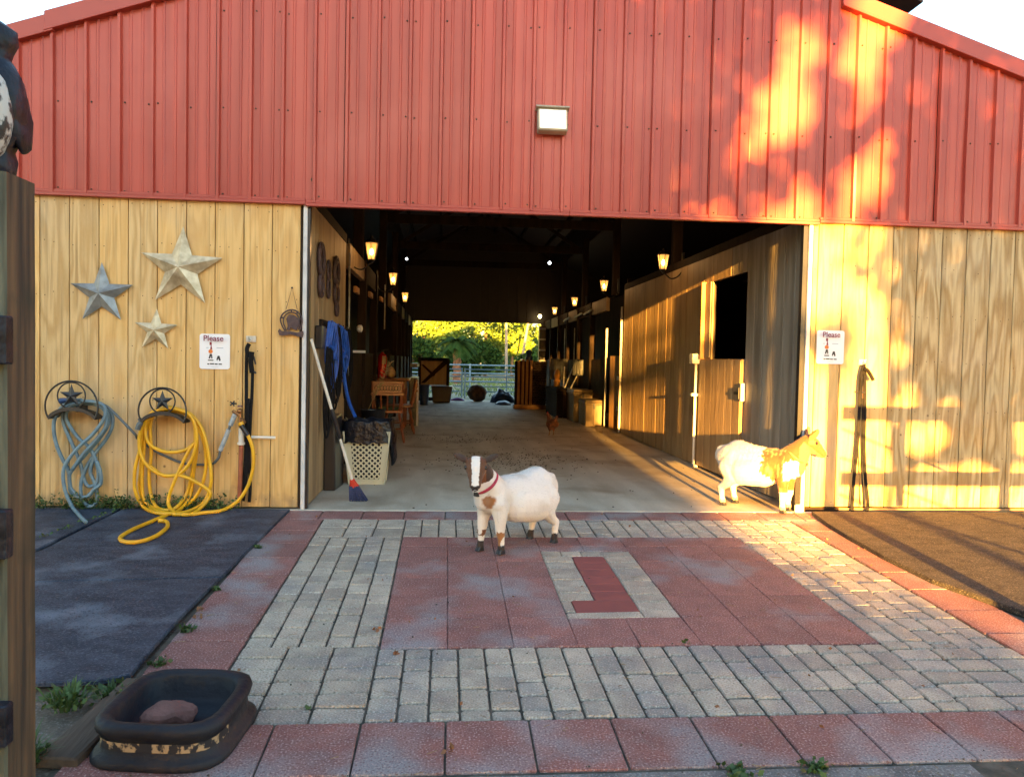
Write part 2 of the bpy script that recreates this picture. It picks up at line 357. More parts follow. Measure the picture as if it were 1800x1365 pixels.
# apron: sand bed with pavers
ax0, ax1, ay0, ay1 = -1.2, 3.02, -3.62, -0.035
mb = MB(); mb.add([(x, y, rz(y)-.009-k) for k in (0, .05) for x, y in ((ax0, ay0), (ax1, ay0), (ax1, ay1), (ax0, ay1))], [(0, 1, 2, 3), (7, 6, 5, 4), (0, 4, 5, 1), (1, 5, 6, 2), (2, 6, 7, 3), (3, 7, 4, 0)])
apron = tag(mb.obj('paved_apron', 'joint_sand'), kind='structure')
_pc = {}
def paver_verts(w, l, ch=.005, rnd=.006):
    h = .03; a, b = w/2, l/2
    def ring(a, b, z, q):
        return [(-a+q, -b, z), (a-q, -b, z), (a, -b+q, z), (a, b-q, z), (a-q, b, z), (-a+q, b, z), (-a, b-q, z), (-a, -b+q, z)]
    v = ring(a, b, -h, rnd)+ring(a, b, -ch, rnd)+ring(a-ch*.8, b-ch*.8, 0, rnd)
    f = [tuple(range(16, 24))]
    for r_ in (0, 8):
        for k in range(8): f.append((r_+k, r_+(k+1) % 8, r_+8+(k+1) % 8, r_+8+k))
    return v, f
def paver_mesh(w, l, matn, rnd=.006):
    key = (round(w, 3), round(l, 2), matn)
    if key not in _pc:
        v, f = paver_verts(w, l, .006 if 'grey' in matn else .004, rnd)
        me = bpy.data.meshes.new('paver'); me.from_pydata(v, [], f); me.materials.append(MATS[matn]); _pc[key] = me
    return _pc[key]
TH = math.atan(SL)
def put(name, cx, cy, w, l, matn, tilt=.016, dz=.0028):
    ob = bpy.data.objects.new(name, paver_mesh(w, l, matn)); C.objects.link(ob); ob.parent = apron
    ob.location = (cx, cy, rz(cy)+random.uniform(-dz, dz))
    ob.rotation_euler = (TH+random.uniform(-tilt, tilt), random.uniform(-tilt, tilt), random.uniform(-.014, .014))
    return ob
grey = []
def grey_cols(x0, x1, y0, y1, wid, lens, gap=.009):      # columns run along y, joints staggered
    n = max(1, round((x1-x0)/wid)); W = (x1-x0)/n
    for i in range(n):
        y = y1
        first = random.choice(lens)*random.choice((1, 1, .75, .6))
        while y > y0+.02:
            L = first if first else random.choice(lens); first = None
            L *= random.uniform(.97, 1.03)
            if y-L < y0+.05: L = y-y0
            grey.append((x0+(i+.5)*W, y-L/2, W-gap, L-gap)); y -= L
def grey_rows(x0, x1, y0, y1, n_rows, lens, gap=.009):
    H = (y1-y0)/n_rows
    for j in range(n_rows):
        x = x0
        while x < x1-.02:
            L = random.choice(lens)
            if x+L > x1-.05: L = x1-x
            grey.append((x+L/2, y0+(j+.5)*H, L-gap, H-gap)); x += L
grey_cols(-.27, 2.57, -.74, -.29, .116, (.15, .15, .15, .11))
grey_rows(-.85, -.27, -.74, -.29, 2, (.19, .195))
grey_cols(-.85, -.27, -2.46, -.74, .116, (.117, .117, .17, .15, .09))
grey_cols(2.0, 2.57, -2.55, -.87, .116, (.117, .15, .17, .1))
grey_cols(2.0, 2.57, -.87, -.74, .116, (.13,))
grey_cols(-.27, 2.0, -3.10, -2.49, .114, (.115, .165, .165, .15))
grey_rows(-.85, -.27, -3.10, -2.46, 6, (.193, .195))
grey_rows(2.0, 2.58, -3.10, -2.55, 5, (.193, .195))
J = dict(x0=.605, x1=1.17, y0=-2.16, y1=-1.06)
# letter frame: grey round a red J
for (a, b_, c, d, n_, dirn) in ((.605, .785, -1.92, -1.17, 7, 'r'), (.985, 1.17, -2.165, -1.07, 10, 'r')):
    H = (d-c)/n_
    for k in range(n_): grey.append(((a+b_)/2, c+(k+.5)*H, b_-a-.003, H-.003))
for k in range(3): grey.append((.605+.0625*2*(k+.5), -1.117, .121, .098))
grey.append((.98-.0, -1.117, .006, .098))
grey.append((.633, -2.0, .052, .15)); grey.append((.795, -2.127, .375, .076))
reds = []
H = (1.92-1.175)/6
for k in range(6): reds.append((.885, -1.175-(k+.5)*H, .195, H-.003, 'paver_redplain'))
reds.append((.823, -2.003, .32, .160, 'paver_redplain'))
# red border round everything, big centre panel
x = -1.19
while x < 2.9:
    reds.append((x+.15, -.165, .292, .232, 'paver_red')); x += .30
y = -.29
while y > -3.35:
    reds.append((-1.015, y-.15, .318, .292, 'paver_red')); y -= .30
y = -.29
while y > -3.5:
    reds.append((2.735, y-.15, .30, .292, 'paver_red')); y -= .30
x = -.87
while x < 2.8:
    reds.append((x+.148, -3.265, .288, .315, 'paver_red')); x += .296
def cut(x0, x1, y0, y1):
    # cell minus the letter's rectangle
    L = (J['x0'], J['x1'], J['y0'], J['y1'])
    if x1 <= L[0]+.004 or x0 >= L[1]-.004 or y1 <= L[2]+.004 or y0 >= L[3]-.004: return [(x0, x1, y0, y1)]
    out = []
    if x0 < L[0]: out.append((x0, L[0], y0, y1)); x0 = L[0]
    if x1 > L[1]: out.append((L[1], x1, y0, y1)); x1 = L[1]
    if y0 < L[2]: out.append((x0, x1, y0, L[2])); y0 = L[2]
    if y1 > L[3]: out.append((x0, x1, L[3], y1)); y1 = L[3]
    return out
xe = [-.265, .026, .317, .605, .885, 1.17, 1.44, 1.72, 1.998]; ye = [-2.485, -2.15, -1.86, -1.56, -1.26, -.96, -.745]
for i in range(len(xe)-1):
    for j in range(len(ye)-1):
        for (a, b_, c, d) in cut(xe[i], xe[i+1], ye[j], ye[j+1]):
            if b_-a > .03 and d-c > .03: reds.append(((a+b_)/2, (c+d)/2, b_-a-.0025, d-c-.0025, 'paver_red'))
for cx, cy, w_, l_, mn in reds: put('paving_slab', cx, cy, w_+.001, l_+.001, mn, .0035, .001)
grey.sort(key=lambda g: (g[0]-CAMP.x)**2+(g[1]-CAMP.y)**2)
for cx, cy, w_, l_ in grey[:300]: put('paver', cx, cy, max(w_, .02), l_, 'paver_grey')
mb = MB()
for cx, cy, w_, l_ in grey[300:]:
    v, f = paver_verts(max(w_, .02), l_); mb.add(v, f, Matrix.Translation((cx, cy, rz(cy)+random.uniform(-.002, .002))) @ Euler((TH, random.uniform(-.01, .01), random.uniform(-.012, .012))).to_matrix().to_4x4())
if mb.v: tag(mb.obj('paver', 'paver_grey', apron), kind='stuff')

# cast concrete strip along the front of the pavers
mb = MB(); mb.add([(x, y, rz(y)-.004-k+(.004*N2(x*9, 1) if not k else 0)) for k in (0, .05) for x, y in ((-1.6, -3.9), (1.75, -3.9), (1.75, -3.44), (-.58, -3.44), (-1.2, -3.40), (-1.6, -3.40))],
    [(0, 1, 2, 3, 4, 5), (11, 10, 9, 8, 7, 6)]+[(i, i+6, (i+1) % 6+6, (i+1) % 6) for i in range(6)])
tag(mb.obj('concrete_strip', 'strip_stone'), kind='structure')

# =================================================================== RUBBER MATS
def mat_obj(poly, label, matn, th=.018, off=.0, ribs=None, group=None):
    # poly of (x, y); follows the slope; top subdivided by a fan grid
    P = [Vector((p[0], p[1], 0)) for p in poly]; n = len(P)
    mb = MB(); vs = []
    for k, (zz, ins) in enumerate(((0, 0), (th-.004, 0), (th, .006))):
        c = sum(P, Vector())/n
        for p in P:
            q = p+(c-p).normalized()*ins; vs.append((q.x, q.y, rz(q.y)+off+zz))
    fs = [tuple(range(2*n, 3*n))]+[(k*n+i, k*n+(i+1) % n, (k+1)*n+(i+1) % n, (k+1)*n+i) for k in (0, 1) for i in range(n)]
    mb.add(vs, fs); o = mb.obj('rubber_mat', matn, off=(c.x, c.y, rz(c.y)))
    return root_obj(o, label, 'rubber mat', group)
def arc_in(a, b, n, sag):
    a = Vector(a); b = Vector(b); d = b-a; nn = Vector((-d.y, d.x)).normalized()
    return [tuple(a+d*(i/n)+nn*sag*math.sin(math.pi*i/n)) for i in range(n+1)]
mat_obj([(-1.13, -.07), (-2.30, -.06), (-2.36, -1.12), (-2.62, -1.60), (-2.5, -1.68), (-1.19, -1.585)][::-1], 'black rubber mat below the yellow hose, running up to the wood wall', 'mat_rubber')
e = arc_in((-1.19, -1.60), (-1.205, -2.74), 8, -.015)
mat_obj([(-2.6, -1.69)]+[(-2.75, -2.80), (-1.53, -2.80), (-1.30, -2.79)]+e[::-1], 'large black rubber mat with chalky scuffs, nearest the tyre-rubber feed pan', 'mat_rubber')
mat_obj([(-2.33, -.06), (-3.6, -.08), (-3.8, -1.4), (-2.66, -1.58), (-2.40, -1.12)][::1], 'black rubber mat under the hanging blue-grey hose, mostly behind the post', 'mat_rubber')
e = [(2.83, -.12), (2.78, -.45), (2.755, -.80), (2.745, -1.25), (2.77, -1.70), (2.87, -2.0), (2.95, -2.25), (2.98, -3.1)]
mat_obj(e+[(5.2, -3.2), (5.2, -.12)], 'brown coarse matting in front of the right wood wall, its black edge curving', 'mat_brown', .03)

# =================================================================== BARN
barn = thing('barn', 'red metal and plywood barn with an open aisle through its middle', 'barn', (0, 0, 0))
XL, XR, HD, LEN = -1.03, 2.82, 2.26, 16.3
def siding(parent_name, x0, x1, z0, z1, start, w_, matfn, edge_left=True):
    mb = MB(); mb.box(x0, x1, .020, .05, z0, z1); par = mb.obj(parent_name, 'seam_dark', barn)
    x = start; k = 0
    while x < x1-.01:
        a, b_ = max(x, x0), min(x+w_, x1)
        if b_-a > .015:
            m_ = MB(); m_.box(a+.0028, b_-.0028, 0+random.uniform(-.001, .001), .019, z0+random.uniform(0, .004), z1); o = m_.obj('board', matfn(k), par, bevel=.0025)
        x += w_; k += 1
    nb = MB(); x = start
    while x < x1:
        for z in (.09, .42, .80, 1.18, 1.55, 1.92, 2.2):
            for dx in (.03, .10, .175):
                if random.random() < .6 and x0 < x+dx < x1: nb.lathe([(.0038, 0), (0, .0015)], 6, Matrix.Translation((x+dx+random.uniform(-.006, .006), -.0012, z+random.uniform(-.02, .02))) @ Matrix.Rotation(R(90), 4, 'X'))
        x += w_
    tag(nb.obj('nail_heads', 'seam_dark', par), kind='stuff')
    return par
siding('wood_wall', -4.4, -1.075, .012, 2.262, -4.4+.057, .2035, lambda k: 'siding_pale' if k in (7, 8, 10, 14) and k != 14 else 'siding')
siding('wood_wall', 2.83, 6.2, .035, 2.29, 2.87-.20, .2035, lambda k: 'siding_grey_shaded' if k > 3 else 'siding')
mb = MB(); mb.box(2.83, 3.10, -.012, .018, -.02, .030); mb.obj('sill_board', 'dark_wood', barn, bevel=.003)
mb = MB(); mb.box(3.104, 6.2, -.018, .018, -.075, .030); mb.obj('sill_board', 'door_wood', barn, bevel=.003)
# white jamb trims with black seals
for (a, b_) in ((-1.066, -1.036), (2.792, 2.822)):
    mb = MB(); mb.box(a, b_, -.014, .06, .0, 2.255); mb.obj('jamb_trim', 'white_metal', barn, bevel=.003)
mb = MB(); mb.box(-1.034, -1.018, .002, .055, 0, 2.255); mb.obj('door_seal', 'black_plastic', barn)
mb = MB(); mb.box(2.752, 2.785, .004, .055, 0, 2.255); mb.obj('door_seal', 'black_plastic', barn)
mb = MB(); mb.box(2.735, 2.800, -.05, -.016, -.01, .06); mb.mat('white_plastic'); mb.obj('door_guide', None, barn, bevel=.012, seg=2)

# red metal gable with ribs
RX0, RX1 = -1.2, 2.97
def ztop(x):
    if x < RX0: return 3.67+.338*(x+2.02)
    if x > RX1: return 3.906-.315*(x-2.97)
    return 4.70-.33*abs(x-.88)
par = MB(); pts = [(-4.5, 2.27), (6.3, 2.27), (6.3, ztop(6.3)-.02), (RX1+.001, ztop(RX1+.001)-.02), (RX1, ztop(RX1)-.02), (.88, 4.68), (RX0, ztop(RX0)-.02), (RX0-.001, ztop(RX0-.001)-.02), (-4.5, ztop(-4.5)-.02)]
par.prism(pts, lambda u, v, d: (u, d, v), .0, .03); gable = par.obj('metal_gable', 'roof_metal', barn)
pitch = .2287
def sheet_profile(x0, nr, seedv):
    pr = []
    for r_ in range(nr):
        xb = x0+r_*pitch
        pr += [(xb-.017, 0), (xb-.009, .025), (xb+.009, .025), (xb+.017, 0)]
        for q, m_ in enumerate((.075, .155)):
            pr += [(xb+m_-.011, 0.0), (xb+m_-.006, .0048), (xb+m_+.006, .0048), (xb+m_+.011, 0.0)]
    return pr
x = -4.42; k = 0
while x < 6.0:
    pr = sheet_profile(x, 4, k); pr.append((x+4*pitch-.0202, 0))
    # break at the roof corners
    mb = MB(); NZ = 22; cols = []
    for (px_, dy) in pr:
        zt = ztop(px_)-.005; zb = 2.262+.004*N2(px_, 3)
        col_ = []
        for j in range(NZ+1):
            z = zb+(zt-zb)*j/NZ
            wv = .0042*N2(px_*9.0, z*1.3, k*3.7)+.0050*N2(px_*26, z*1.3, 9)
            amp = .45+.55*min(1, max(0, px_/.8))
            col_.append((px_, -.014-dy-wv*amp-.002*(k % 2), z))
        cols.append(col_)
    vs = [p for c_ in cols for p in c_]; fs = []
    for i in range(len(cols)-1):
        for j in range(NZ): fs.append((i*(NZ+1)+j, (i+1)*(NZ+1)+j, (i+1)*(NZ+1)+j+1, i*(NZ+1)+j+1))
    mb.add(vs, fs); mb.obj('metal_panel', 'red_metal', gable, smooth=True, angle=32)
    x += 4*pitch; k += 1
# screws in rows
mb = MB()
def screw(x, z): mb.lathe([(.0065, 0), (.0065, .004), (.003, .006), (0, .0065)], 8, Matrix.Translation((x, -.0155, z)) @ Matrix.Rotation(R(90), 4, 'X'))
x = -4.42
k = 0
while x < 6.1:
    for zz in (2.30, 2.92, 3.62):
        if zz < ztop(x)-.1:
            screw(x+.034, zz+random.uniform(-.01, .01)+.0)
            if k % 4 == 2: screw(x-.03, zz+random.uniform(-.01, .01))
    x += pitch; k += 1
tag(mb.obj('screw', 'seam_dark', gable), kind='stuff')
mb = MB(); mb.lathe([(.016, 0), (.016, .003), (0, .004)], 12, Matrix.Translation((-1.0, -.016, 2.43)) @ Matrix.Rotation(R(90), 4, 'X')); mb.obj('hole_plug', 'seam_dark', gable)
# bottom channel of the gable, in lengths
for a, b_, dz in ((-4.5, -1.05, .006), (-1.049, .9, -.004), (.901, 2.86, -.002), (2.861, 6.25, .014)):
    mb = MB()
    mb.box(a, b_, -.042, .004, 2.238+dz, 2.262+dz); mb.box(a, b_, -.034, -.012, 2.262+dz, 2.284+dz)
    mb.obj('channel_trim', 'red_trim', barn, bevel=.003)
# rake trims: sloping bands with a returned lower lip
def rake(x0, x1, z_off=0, thick=.135, y=-.060):
    z0, z1 = ztop(x0), ztop(x1)
    mb = MB()
    def bar(o0, o1, ya, yb): mb.prism([(x0, z0+o0), (x1, z1+o0), (x1, z1+o1), (x0, z0+o1)], lambda u, v, d: (u, d, v+z_off), ya, yb)
    bar(0.012, thick, y, .10); bar(-.006, .010, y-.012, .0)
    return mb.obj('rake_trim', 'red_trim', barn, bevel=.003)
rake(-2.86, RX0-.003); rake(-4.62, -2.80, -.012, .125, -.055)
rake(RX1+.003, 5.2); rake(5.12, 6.4, -.012, .125, -.055)
# roofs
def slab(p, th, name, matn, y0, y1):
    mb = MB(); (xa, za), (xb, zb) = p
    mb.prism([(xa, za), (xb, zb), (xb, zb+th), (xa, za+th)], lambda u, v, d: (u, d, v), y0, y1); return mb.obj(name, matn, barn)
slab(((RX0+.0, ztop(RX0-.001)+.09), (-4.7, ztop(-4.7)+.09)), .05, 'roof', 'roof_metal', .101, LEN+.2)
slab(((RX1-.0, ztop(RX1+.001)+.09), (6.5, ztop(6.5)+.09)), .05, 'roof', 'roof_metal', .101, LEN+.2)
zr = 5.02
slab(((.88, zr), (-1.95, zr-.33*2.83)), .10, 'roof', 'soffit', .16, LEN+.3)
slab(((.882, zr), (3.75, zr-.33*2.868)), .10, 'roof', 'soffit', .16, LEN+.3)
for xx in (RX0, RX1):
    mb = MB(); mb.box(xx-.02, xx+.02, .035, LEN, ztop(xx+.01 if xx > 0 else xx-.01)-.2, zr-.33*abs(xx-.88)); mb.obj('clerestory_wall', 'roof_metal', barn)
mb = MB(); mb.prism([(RX0, 4.0), (RX1, 4.0), (RX1, zr-.33*(RX1-.88)), (.88, zr), (RX0, zr-.33*(.88-RX0))], lambda u, v, d: (u, d, v), .16, .19); mb.obj('clerestory_gable', 'red_metal', barn)
# outer side walls and far gable with its opening
for xx in (-4.5, 6.28):
    mb = MB(); mb.box(xx-.02, xx+.02, .03, LEN, -.1, ztop(xx)+.1); mb.obj('side_wall', 'roof_metal', barn)
mb = MB(); mb.box(-4.5, -1.0, LEN, LEN+.05, -.1, 4.0); mb.box(2.70, 6.3, LEN, LEN+.05, -.1, 4.0); mb.box(-1.0, 2.70, LEN, LEN+.05, 2.24, 4.9); mb.prism([(-4.5, 3.9), (6.3, 3.9), (.88, 5.6)], lambda u, v, d: (u, d, v), LEN+.051, LEN+.08)
far_gable = mb.obj('far_gable', 'roof_metal', barn)
for i in range(14):
    mb = MB(); xx = -.95+i*.27; mb.box(xx-.015, xx+.015, LEN-.025, LEN-.002, 2.3, 3.6); mb.obj('panel_rib', 'roof_metal', far_gable)
# posts, trusses, purlins inside
posts_y = [3.55, 7.1, 10.1, 13.0]
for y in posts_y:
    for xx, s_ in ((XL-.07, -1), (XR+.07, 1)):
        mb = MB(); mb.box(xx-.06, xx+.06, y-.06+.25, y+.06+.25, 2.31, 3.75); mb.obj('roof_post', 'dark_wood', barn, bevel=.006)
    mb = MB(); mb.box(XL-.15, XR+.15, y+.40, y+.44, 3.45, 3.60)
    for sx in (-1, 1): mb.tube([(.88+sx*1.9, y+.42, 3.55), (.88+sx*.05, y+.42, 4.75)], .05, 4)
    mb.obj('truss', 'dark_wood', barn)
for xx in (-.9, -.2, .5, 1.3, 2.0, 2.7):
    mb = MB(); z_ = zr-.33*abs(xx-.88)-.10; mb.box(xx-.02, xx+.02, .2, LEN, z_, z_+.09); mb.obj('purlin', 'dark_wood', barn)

# aisle walls: boards
def aisle_wall(name, X, y0, y1, z0, z1, matfn, hole=None, w_=.2035, sgn=1):
    mb = MB()
    a, b_ = (X+.019*sgn, X+.045*sgn); a, b_ = min(a, b_), max(a, b_)
    if hole:
        h0, h1, k0, k1 = hole
        mb.box(a, b_, y0, h0, z0, z1); mb.box(a, b_, h1, y1, z0, z1); mb.box(a, b_, h0, h1, z0, k0); mb.box(a, b_, h0, h1, k1, z1)
    else: mb.box(a, b_, y0, y1, z0, z1)
    par = mb.obj(name, 'seam_dark', barn); y = y0; k = 0
    while y < y1-.02:
        ya, yb = y+.003, min(y+w_, y1)-.003
        segs = [(z0, z1, ya, yb)]
        if hole:
            h0, h1, k0, k1 = hole
            if yb > h0 and ya < h1:
                segs = []
                if ya < h0-.02: segs.append((z0, z1, ya, h0-.002)); 
                if yb > h1+.02: segs.append((z0, z1, h1+.002, yb))
                c0, c1 = max(ya, h0), min(yb, h1)
                if c1-c0 > .02: segs += [(z0, k0, c0, c1), (k1, z1, c0, c1)]
        for (p, q, c0, c1) in segs:
            jj = random.uniform(-.0015, .0015); m_ = MB(); m_.box(min(X+jj, X+.018*sgn), max(X+jj, X+.018*sgn), c0, c1, p, q); m_.obj('board', matfn(k), par, bevel=.0025)
        y += w_; k += 1
    return par
aisle_wall('aisle_wall', XR, .07, 6.35, .01, 2.31, lambda k: 'inner_wood' if k < 8 else 'inner_wood_tan', hole=(1.28, 2.23, 1.2, 2.03))
aisle_wall('aisle_wall', XL, .07, 2.12, .01, 2.29, lambda k: 'inner_wood_tan', sgn=-1)
mb = MB(); mb.box(XR-.005, XR+.08, .062, 6.35, 2.312, 2.40); mb.obj('wall_plate', 'dark_wood', barn, bevel=.004)
mb = MB(); mb.box(XL-.08, XL+.005, .062, 2.12, 2.292, 2.38); mb.obj('wall_plate', 'dark_wood', barn, bevel=.004)
# lower leaf of the stall door, opening trimmed, open upper half
sdoor = MB(); sdoor.box(XR-.028, XR-.004, 1.29, 2.50, .025, 1.195); sdoor = sdoor.obj('stall_door', 'door_wood', barn, bevel=.003)
for i in range(6):
    mb = MB(); a = 1.295+i*.2; mb.box(XR-.036, XR-.029, a+.002, a+.197, .03, 1.19); mb.obj('board', 'inner_wood_tan', sdoor, bevel=.002)
mb = MB(); mb.box(XR-.048, XR-.037, 1.30, 1.42, .86, .885); mb.box(XR-.05, XR-.037, 1.29, 1.31, .82, .93); mb.obj('hinge', 'black_metal', sdoor)
mb = MB(); mb.box(XR-.044, XR-.002, 1.245, 1.278, .80, .97); mb.obj('latch_plate', 'white_metal', barn, bevel=.004)
mb = MB(); mb.box(XR-.014, XR-.003, 2.25, 2.40, 1.22, 2.03); mb.obj('door_casing', 'inner_wood', barn, bevel=.003)
mb = MB(); mb.box(XR-.055, XR-.003, 2.42, 2.45, 1.2, 2.04); mb.obj('door_stop', 'rack_wood', barn, bevel=.003)
# stall interior behind the open half door: back wall, and the rest of the right stalls
for y in (.5, 6.36): mb = MB(); mb.box(XR+.05, 5.9, y, y+.04, 0, 2.5); mb.obj('stall_partition', 'dark_wood', barn)
# conduit with box
c_ = thing('electrical_conduit', 'white conduit with a square outlet box beside the half door', 'conduit', (XR-.05, 2.56, .02))
mb = MB(); mb.tube([(XR-.05, 2.56, .03), (XR-.05, 2.56, 1.16)], .014, 8); mb.tube([(XR-.05, 2.56, .03), (XR-.05, 2.53, .015), (XR-.02, 2.50, .01)], .014, 8); mb.obj('pipe', 'white_plastic', c_, smooth=True)
mb = MB(); mb.box(XR-.11, XR-.01, 2.50, 2.62, 1.15, 1.26); mb.obj('outlet_box', 'white_plastic', c_, bevel=.006)
mb = MB(); mb.box(XR-.10, XR-.004, 2.53, 2.59, .79, .82); mb.obj('clamp', 'white_metal', c_)
# further right stall doors
def half_door(parent, X, y0, y1, z1, matn, sgn, name='stall_door', zb=.03):
    mb = MB(); mb.box(min(X, X+.02*sgn), max(X, X+.02*sgn), y0, y1, zb, z1); d = mb.obj(name, 'dark_wood', parent)
    n_ = max(2, round((y1-y0)/.16)); W = (y1-y0)/n_
    for i in range(n_):
        m_ = MB(); m_.box(min(X-.012*sgn, X-.001*sgn), max(X-.012*sgn, X-.001*sgn), y0+i*W+.003, y0+(i+1)*W-.003, zb, z1); m_.obj('board', matn, d)
    return d
ang = thing('open_stall_door', 'sunlit orange-brown stall door leaf standing ajar beyond the board wall', 'door', (2.86, 6.48, 0))
for i in range(4):
    mb = MB(); mb.box(-.012, .012, i*.155+.0, i*.155+.151, .04, 1.26)
    o = MB(); o.v = [tuple(Vector(p)+Vector((2.86, 6.48, 0))) for p in mb.v]; o.f = mb.f; o.mi = mb.mi; o.obj('board', 'door_wood', ang)
mb = MB(); mb.box(2.875, 2.90, 6.48, 7.09, .2, .3); mb.box(2.875, 2.90, 6.48, 7.09, 1.0, 1.1); mb.obj('batten', 'dark_wood', ang)
for z_, mn in ((.84, 'white_metal'), (.34, 'white_metal')):
    mb = MB(); mb.box(2.825, 2.846, 6.485, 6.56, z_, z_+.11).box(2.815, 2.846, 6.565, 6.66, z_+.02, z_+.09); mb.obj('hinge', mn, ang)
ang.rotation_euler = (0, 0, R(7))
for y in (6.42, 7.55):
    mb = MB(); mb.tube([(XR-.02, y, .02), (XR-.02, y, 2.05 if y < 7 else 1.75)], .018, 8); mb.obj('door_pole', 'white_metal', barn, smooth=True)
# dark stall fronts beyond, both sides
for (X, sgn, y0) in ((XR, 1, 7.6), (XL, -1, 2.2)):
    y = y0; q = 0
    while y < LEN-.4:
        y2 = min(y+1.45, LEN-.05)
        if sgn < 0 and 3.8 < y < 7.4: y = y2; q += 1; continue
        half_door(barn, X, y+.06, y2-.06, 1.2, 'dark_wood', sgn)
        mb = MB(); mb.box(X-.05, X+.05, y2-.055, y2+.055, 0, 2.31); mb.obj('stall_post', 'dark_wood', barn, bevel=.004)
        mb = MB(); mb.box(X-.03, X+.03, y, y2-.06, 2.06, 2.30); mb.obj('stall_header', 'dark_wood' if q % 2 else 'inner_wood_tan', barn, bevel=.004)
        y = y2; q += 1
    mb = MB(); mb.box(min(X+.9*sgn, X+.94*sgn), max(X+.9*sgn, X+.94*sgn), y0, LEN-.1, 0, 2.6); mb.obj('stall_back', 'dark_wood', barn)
for (px_, y, a, b_) in ((2.80, 9.1, .9, 2.0), (2.80, 11.0, 1.0, 1.9), (2.80, 12.4, .8, 1.95), (-1.0, 2.16, .95, 2.2), (-1.0, 3.7, .9, 2.1), (-.99, 6.5, 1.6, 2.3), (-1.0, 9.6, 1.0, 1.9)):
    mb = MB(); mb.tube([(px_, y, a), (px_, y, b_)], .010, 6); mb.obj('door_pole', 'galv', barn)
for y, z_, l_ in ((2.75, 1.90, .24), (4.3, 1.98, .28), (5.9, 2.05, .3)):
    mb = MB(); mb.box(XL+.0, XL+.035, y, y+l_+.05, z_-.05, z_+.02); mb.obj('door_track', 'rack_wood', barn, bevel=.004)
for y in (8.9, 10.0, 11.6):
    mb = MB(); mb.tube([(XR-.05, y, 2.16), (XR-.05, y+.8, 2.12)], .022, 6); mb.obj('door_track', 'galv', barn)
# white electric socket and switch on the left side
mb = MB(); mb.box(XL+.004, XL+.06, .30, .47, 1.20, 1.38); o = mb.obj('switch_box', 'black_plastic', off=(XL+.03, .385, 1.29), bevel=.006); root_obj(o, 'dark grey box on the aisle wall just inside the left jamb', 'switch box')
# =================================================================== ON THE LEFT WALL
def star(cx, cz, Rr, tilt, depth, matn, label):
    P = []
    for k in range(10):
        a = R(90)+tilt+k*math.pi/5; r_ = Rr if k % 2 == 0 else Rr*.40
        P.append((cx+r_*math.cos(a), -.020, cz+r_*math.sin(a)))
    vs = P+[(cx, -.020-depth, cz), (cx, -.018, cz)]
    fs = [(k, (k+1) % 10, 10)[::-1] for k in range(10)]+[(k, (k+1) % 10, 11) for k in range(10)]
    mb = MB(); mb.add(vs, fs); o = mb.obj('metal_star', matn, off=(cx, -.02, cz)); return root_obj(o, label, 'star', 'barn stars on the wood wall')
star(-1.928, 1.757, .300, R(-2), .075, 'brass_star', 'largest pale gold metal star, highest on the wood wall')
star(-2.482, 1.555, .228, R(0), .06, 'steel_star', 'grey metal star hanging leftmost on the wood wall')
star(-2.105, 1.303, .158, R(-2), .042, 'brass_star', 'smallest gold metal star, just below the largest one')

def hanger(px, py, rpx, label, ring_r=.088/.165):
    c = aty(px, py, -.03); k_ = rpx/1350*6.0
    t = thing('hose_hanger', label, 'hose hanger', (c.x, -.0, c.z), 'star hose hangers')
    def A(r_, a0, a1, n=24, dx=0, dz=0, y=-.16): return [(c.x+dx+r_*math.cos(a0+(a1-a0)*i/n), y, c.z+dz+r_*math.sin(a0+(a1-a0)*i/n)) for i in range(n+1)]
    mb = MB(); mb.tube(A(k_, R(-28), R(208)), .0065, 6); mb.obj('outer_ring', 'black_metal', t, smooth=True)
    mb = MB(); mb.tube(A(k_*.53, 0, R(360), 24, 0, k_*.42)[:-1], .0055, 6, closed=True); mb.obj('inner_ring', 'black_metal', t, smooth=True)
    mb = MB(); cz = c.z+k_*.42; P = []
    for q in range(10):
        a = R(90)+q*math.pi/5; r_ = k_*(.47 if q % 2 == 0 else .19); P.append((c.x+r_*math.cos(a), -.160, cz+r_*math.sin(a)))
    mb.add(P+[(c.x, -.175, cz), (c.x, -.150, cz)], [(q, (q+1) % 10, 10)[::-1] for q in range(10)]+[(q, (q+1) % 10, 11) for q in range(10)]); mb.obj('star', 'black_metal', t)
    # saddle trough
    mb = MB(); vs = []; n = 14
    for i in range(n+1):
        a = R(152-124*i/n); x_, z_ = c.x+k_*1.0*math.cos(a), c.z-k_*.80+k_*.66*math.sin(a)
        for (yy, dz) in ((-.012, .0), (-.155, .0), (-.165, .02), (-.165, -.006), (-.012, -.006)): vs.append((x_, yy, z_+dz-.0))
    for i in range(n):
        for q in range(5): vs_ = (i*5+q, i*5+(q+1) % 5, (i+1)*5+(q+1) % 5, (i+1)*5+q); mb.f.append(vs_); mb.mi.append(0)
    mb.v = vs; mb.obj('saddle', 'black_metal', t)
    mb = MB(); mb.box(c.x-.04, c.x+.04, -.012, -.001, c.z-k_*.28, c.z+k_*.1); mb.obj('back_plate', 'black_metal', t)
    return c, k_
hanger(141, 712, 40, 'black star hose hanger under the blue-grey hose')
hanger(297, 720, 37, 'black star hose hanger under the yellow hose')

